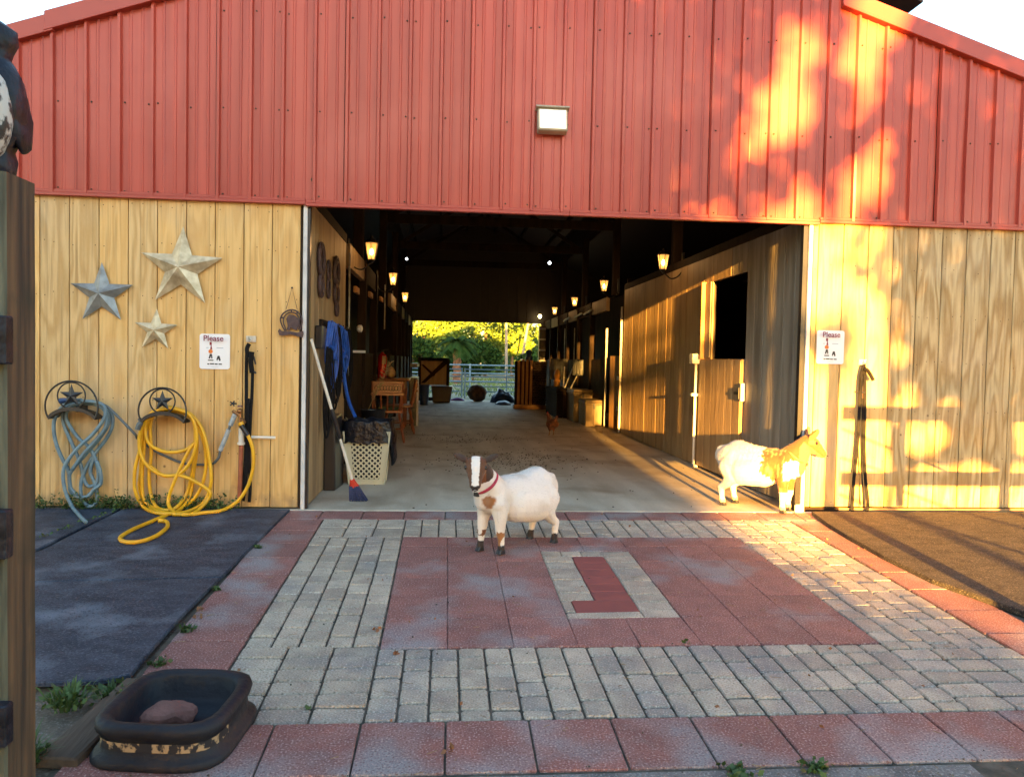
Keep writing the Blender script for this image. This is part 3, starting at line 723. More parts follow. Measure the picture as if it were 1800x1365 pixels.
def path(zpts, ox, oy, s_, ys, n=6):
    out = []
    for i, p in enumerate(zpts):
        y = ys(i/(len(zpts)-1)) if callable(ys) else ys
        q_ = aty(ox+p[0]/s_, oy+p[1]/s_, y)
        if q_.z < rz(q_.y)+.034: q_ = atr(ox+p[0]/s_, oy+p[1]/s_, .034)
        out.append(q_)
    return cr_spline(out, n)
def dips(a, b_): return lambda t: a+(b_-a)*math.sin(math.pi*t)
mb = MB()
Y = lambda pts, ys: mb.tube(path(pts, 200, 660, 4.55, ys), .0130, 8)
Y([(440, 262), (330, 285), (250, 370), (205, 480), (215, 620), (270, 720), (390, 795), (520, 785), (610, 690), (660, 540), (650, 400), (590, 300), (440, 258)], -.115)
Y([(440, 270), (320, 290), (262, 360), (252, 460), (290, 550), (380, 600), (480, 612), (580, 590), (655, 530)], -.09)
Y([(440, 255), (310, 290), (240, 420), (205, 600), (168, 760), (172, 920), (235, 1045), (340, 1095), (480, 1102), (620, 1075), (730, 1000), (778, 850), (768, 690), (735, 520), (690, 400), (600, 300), (440, 250)], dips(-.07, -.10))
Y([(440, 275), (330, 300), (262, 400), (240, 600), (226, 820), (240, 980), (310, 1050), (430, 1075), (560, 1045), (660, 960), (722, 820), (738, 650), (700, 470), (600, 320), (440, 275)], dips(-.05, -.075))
Y([(440, 265), (340, 290), (292, 400), (300, 620), (282, 800), (300, 960), (350, 1055), (470, 1070), (575, 960), (625, 780), (650, 560), (645, 380), (590, 310), (440, 262)], dips(-.04, -.06))
Y([(655, 530), (600, 600), (540, 720), (470, 880), (435, 1010), (480, 1085), (570, 1112), (660, 1085), (745, 1000), (768, 930), (650, 845), (520, 795), (400, 800), (290, 720)], dips(-.10, -.13))
Y([(290, 330), (225, 560), (215, 760), (205, 900), (260, 1030), (360, 1085), (470, 1098), (540, 1060), (610, 960), (640, 760), (665, 560), (650, 380), (600, 305)], dips(-.03, -.05))
# run over the mat to a looped end, and back up to the tap
g = []
for (zx, zy) in [(480, 1102), (400, 1125), (300, 1165), (150, 1230), (60, 1285), (58, 1315), (110, 1330), (210, 1325), (330, 1285), (415, 1225), (432, 1185), (412, 1162), (380, 1160)]:
    p = atr(200+zx/4.55, 660+zy/4.55, .030); g.append(p)
g[0] = aty(200+480/4.55, 660+1102/4.55, -.10)
mb.tube(cr_spline(g, 6), .0135, 8)
g = [atr(200+470/4.55, 660+1108/4.55, .034)]+[atr(200+zx/4.55, 660+zy/4.55, .030) for zx, zy in [(620, 1108), (720, 1095), (850, 1080)]]+[aty(200+zx/4.55, 660+zy/4.55, y_) for zx, zy, y_ in [(940, 1040, -.10), (1020, 970, -.09), (1085, 850, -.09), (1118, 700, -.09), (1108, 570, -.09), (1072, 475, -.09)]]
mb.tube(cr_spline(g, 6), .0135, 8)
hy = thing('garden_hose', 'yellow garden hose coiled over its hanger and looping out on the mat', 'garden hose', (-2.0, -.1, .4))
mb.obj('hose', 'hose_yellow', hy, smooth='all')
mb = MB(); a, b_ = aty(200+1072/4.55, 660+478/4.55, -.09), aty(200+1010/4.55, 660+385/4.55, -.09); mb.tube([a, b_], .017, 10); mb.obj('connector', 'black_plastic', hy, smooth=True)
mb = MB(); c = atr(200+378/4.55, 660+1160/4.55, .030); mb.tube([c+Vector((.02, -.004, 0)), c+Vector((-.012, .003, 0))], [.013, .018], 10); mb.obj('nozzle', 'hose_yellow', hy, smooth=True)
mb = MB(); a = aty(200+1022/4.55, 660+395/4.55, -.09); mb.tube([a, a+(b_-a).normalized()*.0+Vector((-.01, 0, .02))], .021, 12); mb.obj('collar', 'hose_yellow', hy)
mb = MB(); p = path([(205, 340), (215, 370), (200, 400), (190, 430)], 200, 660, 4.55, -.15, 4); mb.tube(p, [.014]*5+[.02]*(len(p)-5), 8); mb.obj('spray_head', 'hose_grey', hy, smooth=True)

mb = MB()
B = lambda pts, ys, r_=.0130: mb.tube(path(pts, 80, 660, 5.056, ys), r_, 8)
B([(320, 215), (200, 235), (120, 310), (78, 400), (75, 500), (100, 620), (150, 740), (200, 830), (215, 950), (225, 1030), (290, 1075), (380, 1070), (430, 1010), (490, 960), (490, 860), (455, 760)], dips(-.10, -.07))
B([(320, 225), (440, 235), (520, 270), (530, 350), (490, 430), (410, 530), (300, 630), (200, 750), (158, 850), (165, 980), (195, 1080), (235, 1160)], lambda t: -.12)
mb.tube(cr_spline([aty(80+p_[0]/5.056, 660+p_[1]/5.056, -.12) for p_ in ((195, 1080), (235, 1160))]+[atr(80+p_[0]/5.056, 660+p_[1]/5.056, .033) for p_ in ((275, 1210), (320, 1260), (360, 1300))], 6), .013, 8)
B([(320, 235), (460, 250), (545, 310), (560, 420), (500, 530), (400, 650), (300, 760), (235, 840), (210, 900), (225, 1000), (280, 1060)], dips(-.08, -.07))
B([(320, 245), (480, 265), (580, 330), (595, 440), (540, 560), (440, 690), (360, 820), (315, 960), (325, 1090), (390, 1160), (455, 1110), (440, 960), (400, 860), (420, 760), (450, 720)], dips(-.06, -.05))
B([(320, 240), (210, 260), (155, 340), (165, 440), (220, 570), (280, 700), (320, 820), (350, 940), (400, 985), (470, 930), (480, 830), (440, 740)], -.045)
B([(320, 250), (230, 270), (180, 360), (225, 460), (300, 560), (390, 640), (450, 760), (470, 880), (440, 1000), (380, 1060)], -.06)
B([(240, 830), (330, 700), (430, 590), (520, 480), (545, 380), (520, 300), (440, 250)], -.10, .013)
hb = thing('garden_hose', 'blue-grey garden hose twisted over its hanger, one end trailing to the mat', 'garden hose', (-2.6, -.1, .4))
mb.obj('hose', 'hose_blue', hb, smooth='all')
mb = MB(); p = [aty(80+zx/5.056, 660+zy/5.056, -.10) for zx, zy in [(430, 240), (540, 270), (660, 380), (800, 525)]]+[aty(200+zx/4.55, 660+zy/4.55, -.03) for zx, zy in [(190, 500), (330, 600), (430, 650), (560, 700), (700, 712), (800, 700)]]
mb.tube(cr_spline(p, 6), .0095, 8); mb.obj('feed_line', 'hose_grey', hb, smooth='all')
mb = MB(); p = [aty(200+zx/4.55, 660+zy/4.55, -.05) for zx, zy in [(800, 700), (840, 655), (852, 600), (880, 530), (920, 430), (950, 330), (975, 300)]]; mb.tube(cr_spline(p, 4), .010, 8)
mb.obj('feed_end', 'hose_grey', hb, smooth='all')
mb = MB(); mb.tube(cr_spline(p[2:5], 5), .0165, 9); mb.tube(cr_spline([p[4]+Vector((.01, 0, .03)), p[6]], 4), .018, 9); mb.obj('tape_wrap', 'grey_tape', hb, smooth=True)
mb = MB(); p = [aty(80+zx/5.056, 660+zy/5.056, -.15) for zx, zy in [(130, 225), (200, 215), (270, 205)]]; mb.tube(p, [.022, .015, .012], 8); mb.obj('spray_head', 'tarp_blue', hb, smooth=True)

# tap on its riser
f0 = aty(423, 800, -.045)
ft = thing('water_tap', 'outdoor brass tap with splitter on a red-brown riser pipe', 'tap', (f0.x, -.045, 0))
mb = MB(); mb.tube([aty(421, 878, -.045), aty(424, 783, -.045)], .0165, 10); mb.obj('riser_pipe', 'pipe_red', ft, smooth=True)
mb = MB(); mb.tube([aty(424, 782, -.045), aty(424, 752, -.045)], .019, 10); mb.tube([aty(424, 781, -.045), aty(424, 777, -.045)], .028, 10); mb.obj('white_coupling', 'white_plastic', ft, smooth=True)
mb = MB(); mb.tube([aty(424, 752, -.045), aty(421, 722, -.045)], .012, 8); mb.tube([aty(421, 730, -.045), aty(409, 722, -.075)], .012, 8); mb.tube([aty(424, 735, -.045), aty(430, 742, -.085)], .012, 8); mb.ell(aty(421, 722, -.05), .02); mb.obj('tap_body', 'brass', ft, smooth=True)
mb = MB(); c = aty(410, 709, -.06)
for k in range(5): a = k*R(72); mb.tube([c, c+Vector((.026*math.cos(a), -.004, .026*math.sin(a)*.8))], .006, 6)
mb.ell(c, .011); mb.obj('tap_handle', 'black_metal', ft, smooth=True)
mb = MB(); c = aty(422, 715, -.06); mb.tube([c, c+Vector((0, 0, .012))], [.02, .016], 10); mb.obj('tap_handle', 'stone_red', ft, smooth=True)
mb = MB(); mb.tube([aty(442, 768, -.04), aty(484, 769, -.04)], .0105, 8); mb.tube([aty(442, 768, -.04), aty(438, 768, -.01)], .0105, 8); mb.obj('white_stub_pipe', 'white_plastic', ft, smooth=True)
mb = MB(); mb.tube([atr(430, 884, .03), atr(458, 886, .03)], .016, 8); o = mb.obj('pipe_offcut', 'white_plastic', off=tuple(atr(440, 885, .03)), smooth=True); root_obj(o, 'short white pipe offcut on the ground beside the tap', 'pipe')

# signs
def sign(px0, py0, px1, py1, label):
    a, b_ = aty(px0, py0, -.02), aty(px1, py1, -.02); cx, cz = (a.x+b_.x)/2, (a.z+b_.z)/2; W, H = abs(b_.x-a.x), abs(a.z-b_.z)
    t = thing('notice_sign', label, 'sign', (cx, -.02, cz), 'notice signs beside the opening')
    poly = []
    for q, (sx, sz) in enumerate(((1, 1), (-1, 1), (-1, -1), (1, -1))):
        for k in range(5):
            an = R(q*90+k*22.5); poly.append((cx+sx*(W/2-.018)+.018*math.cos(an), cz+sz*(H/2-.018)+.018*math.sin(an)))
    mb = MB(); mb.prism(poly, lambda u, v, d: (u, d, v), -.008, -.003); mb.obj('plate', 'sign_white', t)
    def text(s_, size, x, z, matn):
        cu_ = bpy.data.curves.new('lettering', 'FONT'); cu_.body = s_; cu_.size = size; cu_.align_x = 'CENTER'; cu_.extrude = .0003; cu_.offset = .0008
        o = bpy.data.objects.new('lettering', cu_); C.objects.link(o); dg = bpy.context.evaluated_depsgraph_get()
        me = bpy.data.meshes.new_from_object(o.evaluated_get(dg)); bpy.data.objects.remove(o); o = bpy.data.objects.new('lettering', me); C.objects.link(o)
        me.materials.clear(); me.materials.append(MATS[matn]); o.parent = t; o.location = (x*W, -.0088+.02-.02, z*H); o.rotation_euler = (R(90), 0, 0)
    text('Please', .058, -.02, .30, 'ink_red')
    def P2(pts, matn, name, y=-.0092):
        m_ = MB(); m_.prism([(cx+u*W, cz+v*H) for u, v in pts], lambda u, v, d: (u, d, v), y, -.0078); m_.obj(name, matn, t)
    # picture: a standing figure with orange middle, lead and small dog
    P2([(-.17, .27), (-.10, .27), (-.10, .18), (-.17, .18)], 'ink_red', 'pictogram')
    P2([(-.13, .18), (-.11, .18), (-.08, .06), (-.15, .06)], 'ink_red', 'pictogram')
    P2([(-.135+.075*math.cos(R(k*45)), .0+.062*math.sin(R(k*45))) for k in range(8)], 'ink_orange', 'pictogram')
    P2([(-.16, -.07), (-.09, -.07), (-.07, -.20), (-.11, -.20), (-.12, -.12), (-.15, -.20), (-.20, -.20)], 'ink_black', 'pictogram')
    P2([(-.22, -.235), (-.04, -.235), (-.04, -.265), (-.22, -.265)], 'ink_black', 'pictogram')
    P2([(.10, -.12), (.16, -.12), (.20, -.25), (.16, -.27), (.12, -.2), (.08, -.27), (.06, -.22)], 'ink_black', 'pictogram')
    for (u0, u1, v) in ((-.28, -.20, .10), (.06, .28, .10)): P2([(u0, v), (u1, v), (u1, v+.012), (u0, v+.012)], 'ink_blue', 'print_line')
    for (u0, u1, v) in ((-.24, -.18, -.34), (-.16, -.02, -.335), (.0, .10, -.34), (.13, .24, -.34)): P2([(u0, v), (u1, v), (u1, v-.035), (u0, v-.03)], 'ink_black', 'print_line')
    P2([(-.1, -.43), (.12, -.43), (.12, -.435), (-.1, -.435)], 'ink_blue', 'print_line')
sign(350, 586, 403, 649, 'white notice reading Please, left of the opening between the stars and the tap')
sign(1438, 580, 1484, 640, 'white notice reading Please, right of the opening above the goat head')

# straps / lead ropes on hooks
def straps(label, hook, bundles, loops, cuffs):
    c = aty(*hook, -.03); t = thing('lead_strap', label, 'strap', (c.x, -.03, c.z), 'black lead straps on hooks')
    mb = MB(); mb.box(c.x-.035, c.x+.035, -.012, -.003, c.z-.02, c.z+.025); mb.tube(cr_spline([c+Vector((0, .02, .0)), c+Vector((0, -.03, -.01)), c+Vector((0, -.045, .02))], 4), .005, 6); mb.obj('hook', 'galv', t)
    mb = MB()
    for lp, r_ in loops: mb.tube(cr_spline([aty(px, py, y_) for px, py, y_ in lp], 5), r_*1.25, 6, flat=.55)
    mb.obj('strap', 'black_strap', t, smooth=True)
    mb = MB()
    for lp, r_ in bundles: mb.tube(cr_spline([aty(px, py, y_) for px, py, y_ in lp], 4), r_, 8)
    mb.obj('strap_bundle', 'black_strap', t, smooth=True)
    for lp, r_ in cuffs:
        mb = MB(); mb.tube([aty(px, py, y_) for px, py, y_ in lp], r_, 8); mb.obj('clip', 'black_metal', t)
straps('doubled black lead strap hanging from a hook beside the tap', (440, 596),
       [([(438, 604, -.05), (434, 614, -.05), (437, 628, -.05)], .016), ([(443, 618, -.06), (441, 635, -.06), (443, 655, -.05)], .018), ([(434, 620, -.04), (433, 640, -.04), (434, 655, -.04)], .010)],
       [([(434, 610, -.04), (433, 660, -.04), (433, 720, -.035), (432, 790, -.035), (429, 840, -.03), (425, 878, -.03)], .011), ([(444, 650, -.045), (443, 690, -.045), (440, 740, -.04), (438, 800, -.04), (440, 850, -.03), (438, 882, -.03)], .010),
        ([(437, 700, -.05), (435, 760, -.05), (434, 830, -.04), (428, 880, -.03)], .008)],
       [([(446, 626, -.05), (449, 640, -.05)], .006), ([(445, 652, -.05), (450, 656, -.05)], .008)])
straps('black lead strap looped to the ground on the sunlit right wood wall', (1519, 637),
       [([(1514, 664, -.05), (1513, 676, -.05), (1512, 690, -.05)], .014), ([(1519, 648, -.06), (1526, 652, -.07), (1535, 668, -.07)], .015)],
       [([(1519, 640, -.05), (1520, 660, -.05), (1520, 720, -.05), (1519, 780, -.045), (1521, 840, -.04), (1525, 875, -.05), (1524, 897, -.06), (1513, 909, -.07), (1501, 905, -.06), (1498, 890, -.05), (1501, 840, -.04), (1508, 770, -.045), (1511, 710, -.05), (1513, 665, -.05), (1518, 642, -.05)], .011),
        ([(1516, 700, -.06), (1515, 760, -.06), (1515, 830, -.05), (1518, 890, -.05)], .005)],
       [([(1507, 688, -.05), (1520, 690, -.05)], .008)])

# horseshoe ornament on its wire
hc = aty(513, 566, -.02)
t = thing('horseshoe_ornament', 'rusty horseshoe wall ornament with a boot-spur bar hanging by a wire', 'ornament', (hc.x, -.02, hc.z))
def O3(px, py, y=-.02): return aty(470+px/10.5, 490+py/10.5, y)
mb = MB(); mb.tube(cr_spline([O3(330, 960), O3(270, 860), O3(240, 740), (O3(290, 640)), O3(400, 575), O3(520, 585), O3(620, 680), O3(640, 800), O3(600, 940)], 5), .0055, 6)
mb.tube(cr_spline([O3(350, 950), O3(300, 820), O3(310, 700), O3(400, 625), O3(510, 630), O3(580, 720), O3(590, 850), O3(570, 940)], 5), .005, 6)
for a, b_ in (((240, 715), (305, 715)), ((640, 740), (585, 740)), ((445, 570), (440, 620)), ((560, 590), (540, 640))): mb.tube([O3(*a), O3(*b_)], .006, 5)
mb.obj('horseshoe', 'rust_iron', t, smooth=True)
mb = MB(); mb.prism([(O3(x_, y_).x, O3(x_, y_).z) for x_, y_ in [(360, 940), (380, 870), (350, 740), (400, 660), (480, 665), (560, 720), (600, 800), (560, 900), (540, 950), (480, 930), (440, 890), (410, 950)]], lambda u, v, d: (u, d, v), -.026, -.016); mb.obj('silhouette', 'rust_iron', t)
mb = MB(); mb.prism([(O3(x_, y_).x, O3(x_, y_).z) for x_, y_ in [(225, 1040), (200, 960), (230, 920), (270, 970), (400, 960), (560, 990), (660, 960), (670, 1010), (650, 1080), (560, 1060), (430, 1025), (300, 1050)]], lambda u, v, d: (u, d, v), -.030, -.018); mb.obj('base_bar', 'rust_iron', t)
mb = MB(); mb.tube([O3(345, 560), O3(455, 165, -.01), O3(550, 560)], .0022, 5); mb.ell(O3(455, 165, -.008), .007, n=8, m=6); mb.obj('wire', 'rust_iron', t)

# floodlight on the gable
fc = aty(971, 213, -.08); t = thing('flood_light', 'square floodlight with pale glass fixed to the red gable', 'floodlight', (fc.x, -.08, fc.z))
mb = MB(); M_ = Matrix.Translation(fc) @ Matrix.Rotation(R(-12), 4, 'X'); mb.box(-.112, .112, -.03, .05, -.088, .088, M_); mb.obj('housing', 'flood_body', t, bevel=.014, seg=2)
mb = MB(); mb.box(-.098, .098, -.038, -.0302, -.076, .070, M_); mb.obj('lens', 'flood_glass', t, bevel=.006)
mb = MB(); mb.box(-.125, .125, -.045, .03, .089, .100, M_); mb.obj('visor', 'flood_body', t)
mb = MB(); mb.box(fc.x-.03, fc.x+.03, -.06, -.012, fc.z-.03, fc.z+.03); mb.obj('bracket', 'flood_body', t)

# =================================================================== FRONT LEFT: POST, BIRD, PAN
pp = thing('gate_post', 'weathered square wooden post at the left edge with a bird figure on top', 'post', (-1.20, -3.65, -.2))
def warp(mb, amp=.004):
    mb.v = [(x+amp*N2(x*4, z*3), y+amp*N2(y*4, z*3, 5), z) for x, y, z in mb.v]
mb = MB()
Z = [-.25+k*.14 for k in range(14)]; Z[-1] = 1.588
mb.mat('post_green')
vs = []; x0, x1, y0, y1 = -1.272, -1.130, -3.72, -3.578
for z in Z: vs += [(x0+.004*N2(z*2, 1), y0, z), (x1-.006, y0, z), (x1+.003*N2(z*3, 4), y0+.007, z), (x1+.003*N2(z*3, 4), y1, z), (x0, y1, z)]
fs = []; mi = []
for i in range(len(Z)-1):
    for k in range(5): fs.append((i*5+k, i*5+(k+1) % 5, (i+1)*5+(k+1) % 5, (i+1)*5+k)); mi.append(1 if k == 2 else 0)
fs.append(tuple((len(Z)-1)*5+k for k in range(5))); mi.append(0)
mb.ms = ['post_green', 'post_brown']; mb.v = vs; mb.f = fs; mb.mi = mi; mb.obj('post', None, pp)
def fz(py): return atz(10, py, 0)
for py0, py1 in ((555, 640), (895, 980), (1235, 1308)):
    a = aty(10, py0, -3.74); b_ = aty(10, py1, -3.74); e_ = aty(18, (py0+py1)/2, -3.74)
    mb = MB(); mb.box(e_.x-.9, e_.x, -3.762, -3.722, b_.z, a.z); o = mb.obj('fence_rail', 'owl_dark', off=(e_.x, -3.74, b_.z), bevel=.004)
    root_obj(o, {555: 'highest dark rail end fixed to the face of the left post', 895: 'middle dark rail end fixed to the face of the left post', 1235: 'lowest dark rail end fixed to the face of the left post'}[py0], 'rail', 'dark rails on the left post')
ow = thing('bird_figure', 'black bird figure with a mottled white chest standing on the left post', 'bird figure', (-1.215, -3.65, 1.59))
mb = MB(); cx, cy, cz = -1.222, -3.65, 1.588
prof = [(.060, 0), (.066, .01), (.068, .05), (.062, .085), (.075, .12), (.090, .18), (.094, .25), (.086, .32), (.070, .36), (.058, .385), (.066, .41), (.072, .44), (.068, .475), (.045, .50), (0, .505)]
mb.lathe(prof, 24, Matrix.Translation((cx, cy, cz)) @ Matrix.Diagonal((1.12, .95, .80, 1)))
mb.v = [(x+.009*N2(x*26, y*26, z*26)+.004*N2(x*80, y*80, z*60), y+.009*N2(x*26, y*26, z*26+9), z) for x, y, z in mb.v]
mb.obj('body', 'owl_dark', ow, smooth='all')
mb = MB(); mb.ell((cx+.034, cy-.050, cz+.15), (.062, .052, .125), n=30, m=22); mb.v = [(x, y+.004*N2(x*60, z*60), z) for x, y, z in mb.v]; mb.obj('chest', 'owl_chest', ow, smooth='all')
for s_ in (1, -1):
    mb = MB(); mb.ell((cx+s_*.076, cy+.012, cz+.18), (.020, .064, .115), Euler((R(12), R(-5*s_), 0)), 16, 12); mb.v = [(x+.006*N2(z*40, y*30), y+.004*N2(z*40, x*20), z) for x, y, z in mb.v]; mb.obj('wing', 'owl_dark', ow, smooth='all')
mb = MB(); mb.lathe([(.016, 0), (.006, .025), (0, .032)], 8, Matrix.Translation((cx, cy-.068, cz+.352)) @ Matrix.Rotation(R(110), 4, 'X')); mb.obj('beak', 'owl_dark', ow)
for s_ in (1, -1):
    mb = MB(); mb.ell((cx+s_*.028, cy-.062, cz+.364), .013, n=10, m=8); mb.obj('eye', 'owl_chest', ow, smooth=True)

# feed pan
pc = Vector((-.880, -3.165, rz(-3.165)))
pan = thing('feed_pan', 'worn black rubber feed pan with a flared base and a scuffed rim', 'feed pan', tuple(pc))
def sq_ring(h, r_, z, n=40, e=4.4, m_=1):
    out = []
    for k in range(n):
        a = 2*math.pi*k/n; c_, s_ = math.cos(a), math.sin(a)
        q = (abs(c_)**e+abs(s_)**e)**(-1/e); out.append((h*q*c_, r_*q*s_, z))
    return out
rings = [(.220, .224, .0), (.224, .228, .012), (.214, .218, .026), (.198, .204, .036), (.194, .200, .085), (.205, .211, .098), (.210, .216, .114), (.206, .212, .130), (.190, .196, .137), (.172, .178, .135), (.160, .166, .120), (.160, .165, .05), (.14, .145, .032), (.0, .0, .030)]
vs = []; fs = []; n = 40
for a, b_, z in rings: vs += sq_ring(a, b_, z, n)
for i in range(len(rings)-1):
    for k in range(n): fs.append((i*n+k, i*n+(k+1) % n, (i+1)*n+(k+1) % n, (i+1)*n+k))
M_ = Matrix.Translation(pc+Vector((0, 0, .002))) @ Matrix.Rotation(TH, 4, 'X') @ Matrix.Rotation(R(-6), 4, 'Z')
mb = MB(); mb.add([(x, y, z+.003*N2(x*7, y*7)) for x, y, z in vs], fs, M_); mb.obj('tub', 'rubber', pan, smooth='all')
pm('scuff', (.34, .25, .14), (.012, .013, .018), 42, (1, 1, .8), .8, lo=.42, hi=.50)
mb = MB(); v1 = sq_ring(.1975, .2035, .052, n); v2 = sq_ring(.1965, .2025, .080, n); ks = list(range(22, 39))
kn = len(ks); mb.add([v1[k] for k in ks]+[v2[k] for k in ks], [(k, k+1, kn+k+1, kn+k) for k in range(kn-1)], M_); mb.obj('scuff_band', 'scuff', pan, smooth='all')
rk = pc+Vector((-.035, .01, .034)); mb = MB()
mb.ell((0, 0, .03), (.085, .06, .045), None, 14, 9, Matrix.Translation(rk) @ Matrix.Rotation(R(20), 4, 'Z'))
mb.v = [(x+.02*N2(x*14, y*14, z*14), y+.02*N2(x*14+5, y*14, z*14), z+.012*N2(x*20, y*20, 3)) for x, y, z in mb.v]
root_obj(mb.obj('brick_stone', 'stone_red', off=tuple(rk)), 'rough reddish stone lying inside the black feed pan', 'stone')
mb = MB(); mb.add([(-.07, -.27, 0), (.07, -.27, 0), (.07, .28, 0), (-.07, .28, 0), (-.065, -.27, .04), (.065, -.27, .038), (.06, .28, .04), (-.066, .28, .036)], [(0, 3, 2, 1), (4, 5, 6, 7), (0, 1, 5, 4), (1, 2, 6, 5), (2, 3, 7, 6), (3, 0, 4, 7)],
    Matrix.Translation((-1.165, -3.07, rz(-3.07)-.01)) @ Matrix.Rotation(TH, 4, 'X') @ Matrix.Rotation(R(-6), 4, 'Z'))
root_obj(mb.obj('wood_plank', 'old_plank', off=(-1.165, -3.07, -.15), bevel=.006), 'dark rotting wood plank on the ground beside the feed pan', 'plank')

# =================================================================== INSIDE, LEFT
mb = MB(); b0 = Vector((-1.0, .95, 0))
mb.add([(-1.027, .80, 0), (-.925, .80, 0), (-.90, 1.15, 0), (-1.027, 1.15, 0), (-1.027, .80, .62), (-.935, .80, .62), (-.92, 1.15, .64), (-1.027, 1.15, .64)], [(0, 3, 2, 1), (4, 5, 6, 7), (0, 1, 5, 4), (1, 2, 6, 5), (2, 3, 7, 6), (3, 0, 4, 7)])
root_obj(mb.obj('tall_bin', 'black_plastic', off=tuple(b0), bevel=.012, seg=2), 'tall narrow black bin against the aisle wall beside the broom', 'bin')
# basket bin
bc = Vector((-.70, 1.28, 0)); bk = thing('laundry_basket', 'cream plastic basket with punched holes used as a rubbish bin', 'basket', tuple(bc))
H, w0, w1, d0, d1 = .48, .155, .205, .12, .16
def wall_grid(name, axis, s_):
    mb = MB(); nu, nv = 7, 10
    def pt(u, v, dd=0):    # u,v in 0..1
        hw = w0+(w1-w0)*v; hd = d0+(d1-d0)*v
        if axis == 'x': return (bc.x+(2*u-1)*hw, bc.y+s_*(hd-dd), v*H)
        return (bc.x+s_*(hw-dd), bc.y+(2*u-1)*hd, v*H)
    for i in range(nu):
        for j in range(nv):
            u0_, u1_, v0_, v1_ = i/nu, (i+1)/nu, j/nv, (j+1)/nv
            if 0 < i < nu-1 and 1 <= j <= 8:
                uc, vc = (u0_+u1_)/2, (v0_+v1_)/2; n = 8; out = []; inn = []; inn2 = []
                for k in range(n):
                    a = R(22.5+45*k); m_ = max(abs(math.cos(a)), abs(math.sin(a)))
                    out.append(pt(uc+math.cos(a)/m_/nu/2, vc+math.sin(a)/m_/nv/2)); inn.append(pt(uc+.50*math.cos(a)/nu/2, vc+.54*math.sin(a)/nv/2)); inn2.append(pt(uc+.50*math.cos(a)/nu/2, vc+.54*math.sin(a)/nv/2, .006))
                mb.add(out+inn+inn2, [(k, (k+1) % n, n+(k+1) % n, n+k) for k in range(n)]+[(n+k, n+(k+1) % n, 2*n+(k+1) % n, 2*n+k) for k in range(n)])
            else: mb.add([pt(u0_, v0_), pt(u1_, v0_), pt(u1_, v1_), pt(u0_, v1_)], [(0, 1, 2, 3)])
    mb.obj(name, 'basket', bk)
for a, s_ in (('x', -1), ('x', 1), ('y', -1), ('y', 1)): wall_grid('side_panel', a, s_)
mb = MB(); mb.box(bc.x-w0-.006, bc.x+w0+.006, bc.y-d0-.006, bc.y+d0+.006, .0, .03)
for sx in (-1, 1):
    for sy in (-1, 1): mb.add([(bc.x+sx*w0-.008, bc.y+sy*d0-.008, 0), (bc.x+sx*w0+.008, bc.y+sy*d0-.008, 0), (bc.x+sx*w0+.008, bc.y+sy*d0+.008, 0), (bc.x+sx*w0-.008, bc.y+sy*d0+.008, 0), (bc.x+sx*w1-.008, bc.y+sy*d1-.008, H), (bc.x+sx*w1+.008, bc.y+sy*d1-.008, H), (bc.x+sx*w1+.008, bc.y+sy*d1+.008, H), (bc.x+sx*w1-.008, bc.y+sy*d1+.008, H)], [(0, 3, 2, 1), (4, 5, 6, 7), (0, 1, 5, 4), (1, 2, 6, 5), (2, 3, 7, 6), (3, 0, 4, 7)])
mb.obj('base_and_corners', 'basket', bk, bevel=.004)
mb = MB(); n = 64; vs = []; fs = []
for j, (k_, z) in enumerate(((.62, .05), (.80, .30), (.95, .47), (1.03, .575), (1.07, .58), (1.10, .56), (1.11, .50), (1.12, .43), (1.14, .375))):
    for (x, y, q) in sq_ring(.205*k_, .162*k_, z, n, 5):
        a = math.atan2(y, x); wv = .012*N2(a*6, z*14)+.008*N2(a*17, z*22, 4); f = 1+(wv*6 if j > 2 else 0); zz = z+(.02*N2(a*3, 7) if j > 2 else 0)+(.03*N2(a*5, 2) if j == 8 else 0)
        if j < 3: f = .93
        vs.append((bc.x+x*f, bc.y+y*f, zz))
for j in range(8):
    for k in range(n): fs.append((j*n+k, j*n+(k+1) % n, (j+1)*n+(k+1) % n, (j+1)*n+k))
fs.append(tuple(range(n)))
mb.add(vs, fs); root_obj(mb.obj('rubbish_bag', 'bag_plastic', off=tuple(bc), smooth='all'), 'glossy black rubbish bag folded over the rim of the cream basket', 'bag')
mb = MB(); mb.ell((bc.x+.215, bc.y+.08, .34), (.030, .11, .20), None, 26, 20); mb.v = [(x+.03*N2(x*12, y*16, z*6), y+.05*N2(x*9, y*9, z*9+4), z+.05*N2(y*14, 3)) for x, y, z in mb.v]
root_obj(mb.obj('rubbish_bag', 'bag_plastic', off=(bc.x+.24, bc.y+.12, .1), smooth='all'), 'loose fold of black bag hanging down behind the basket', 'bag')
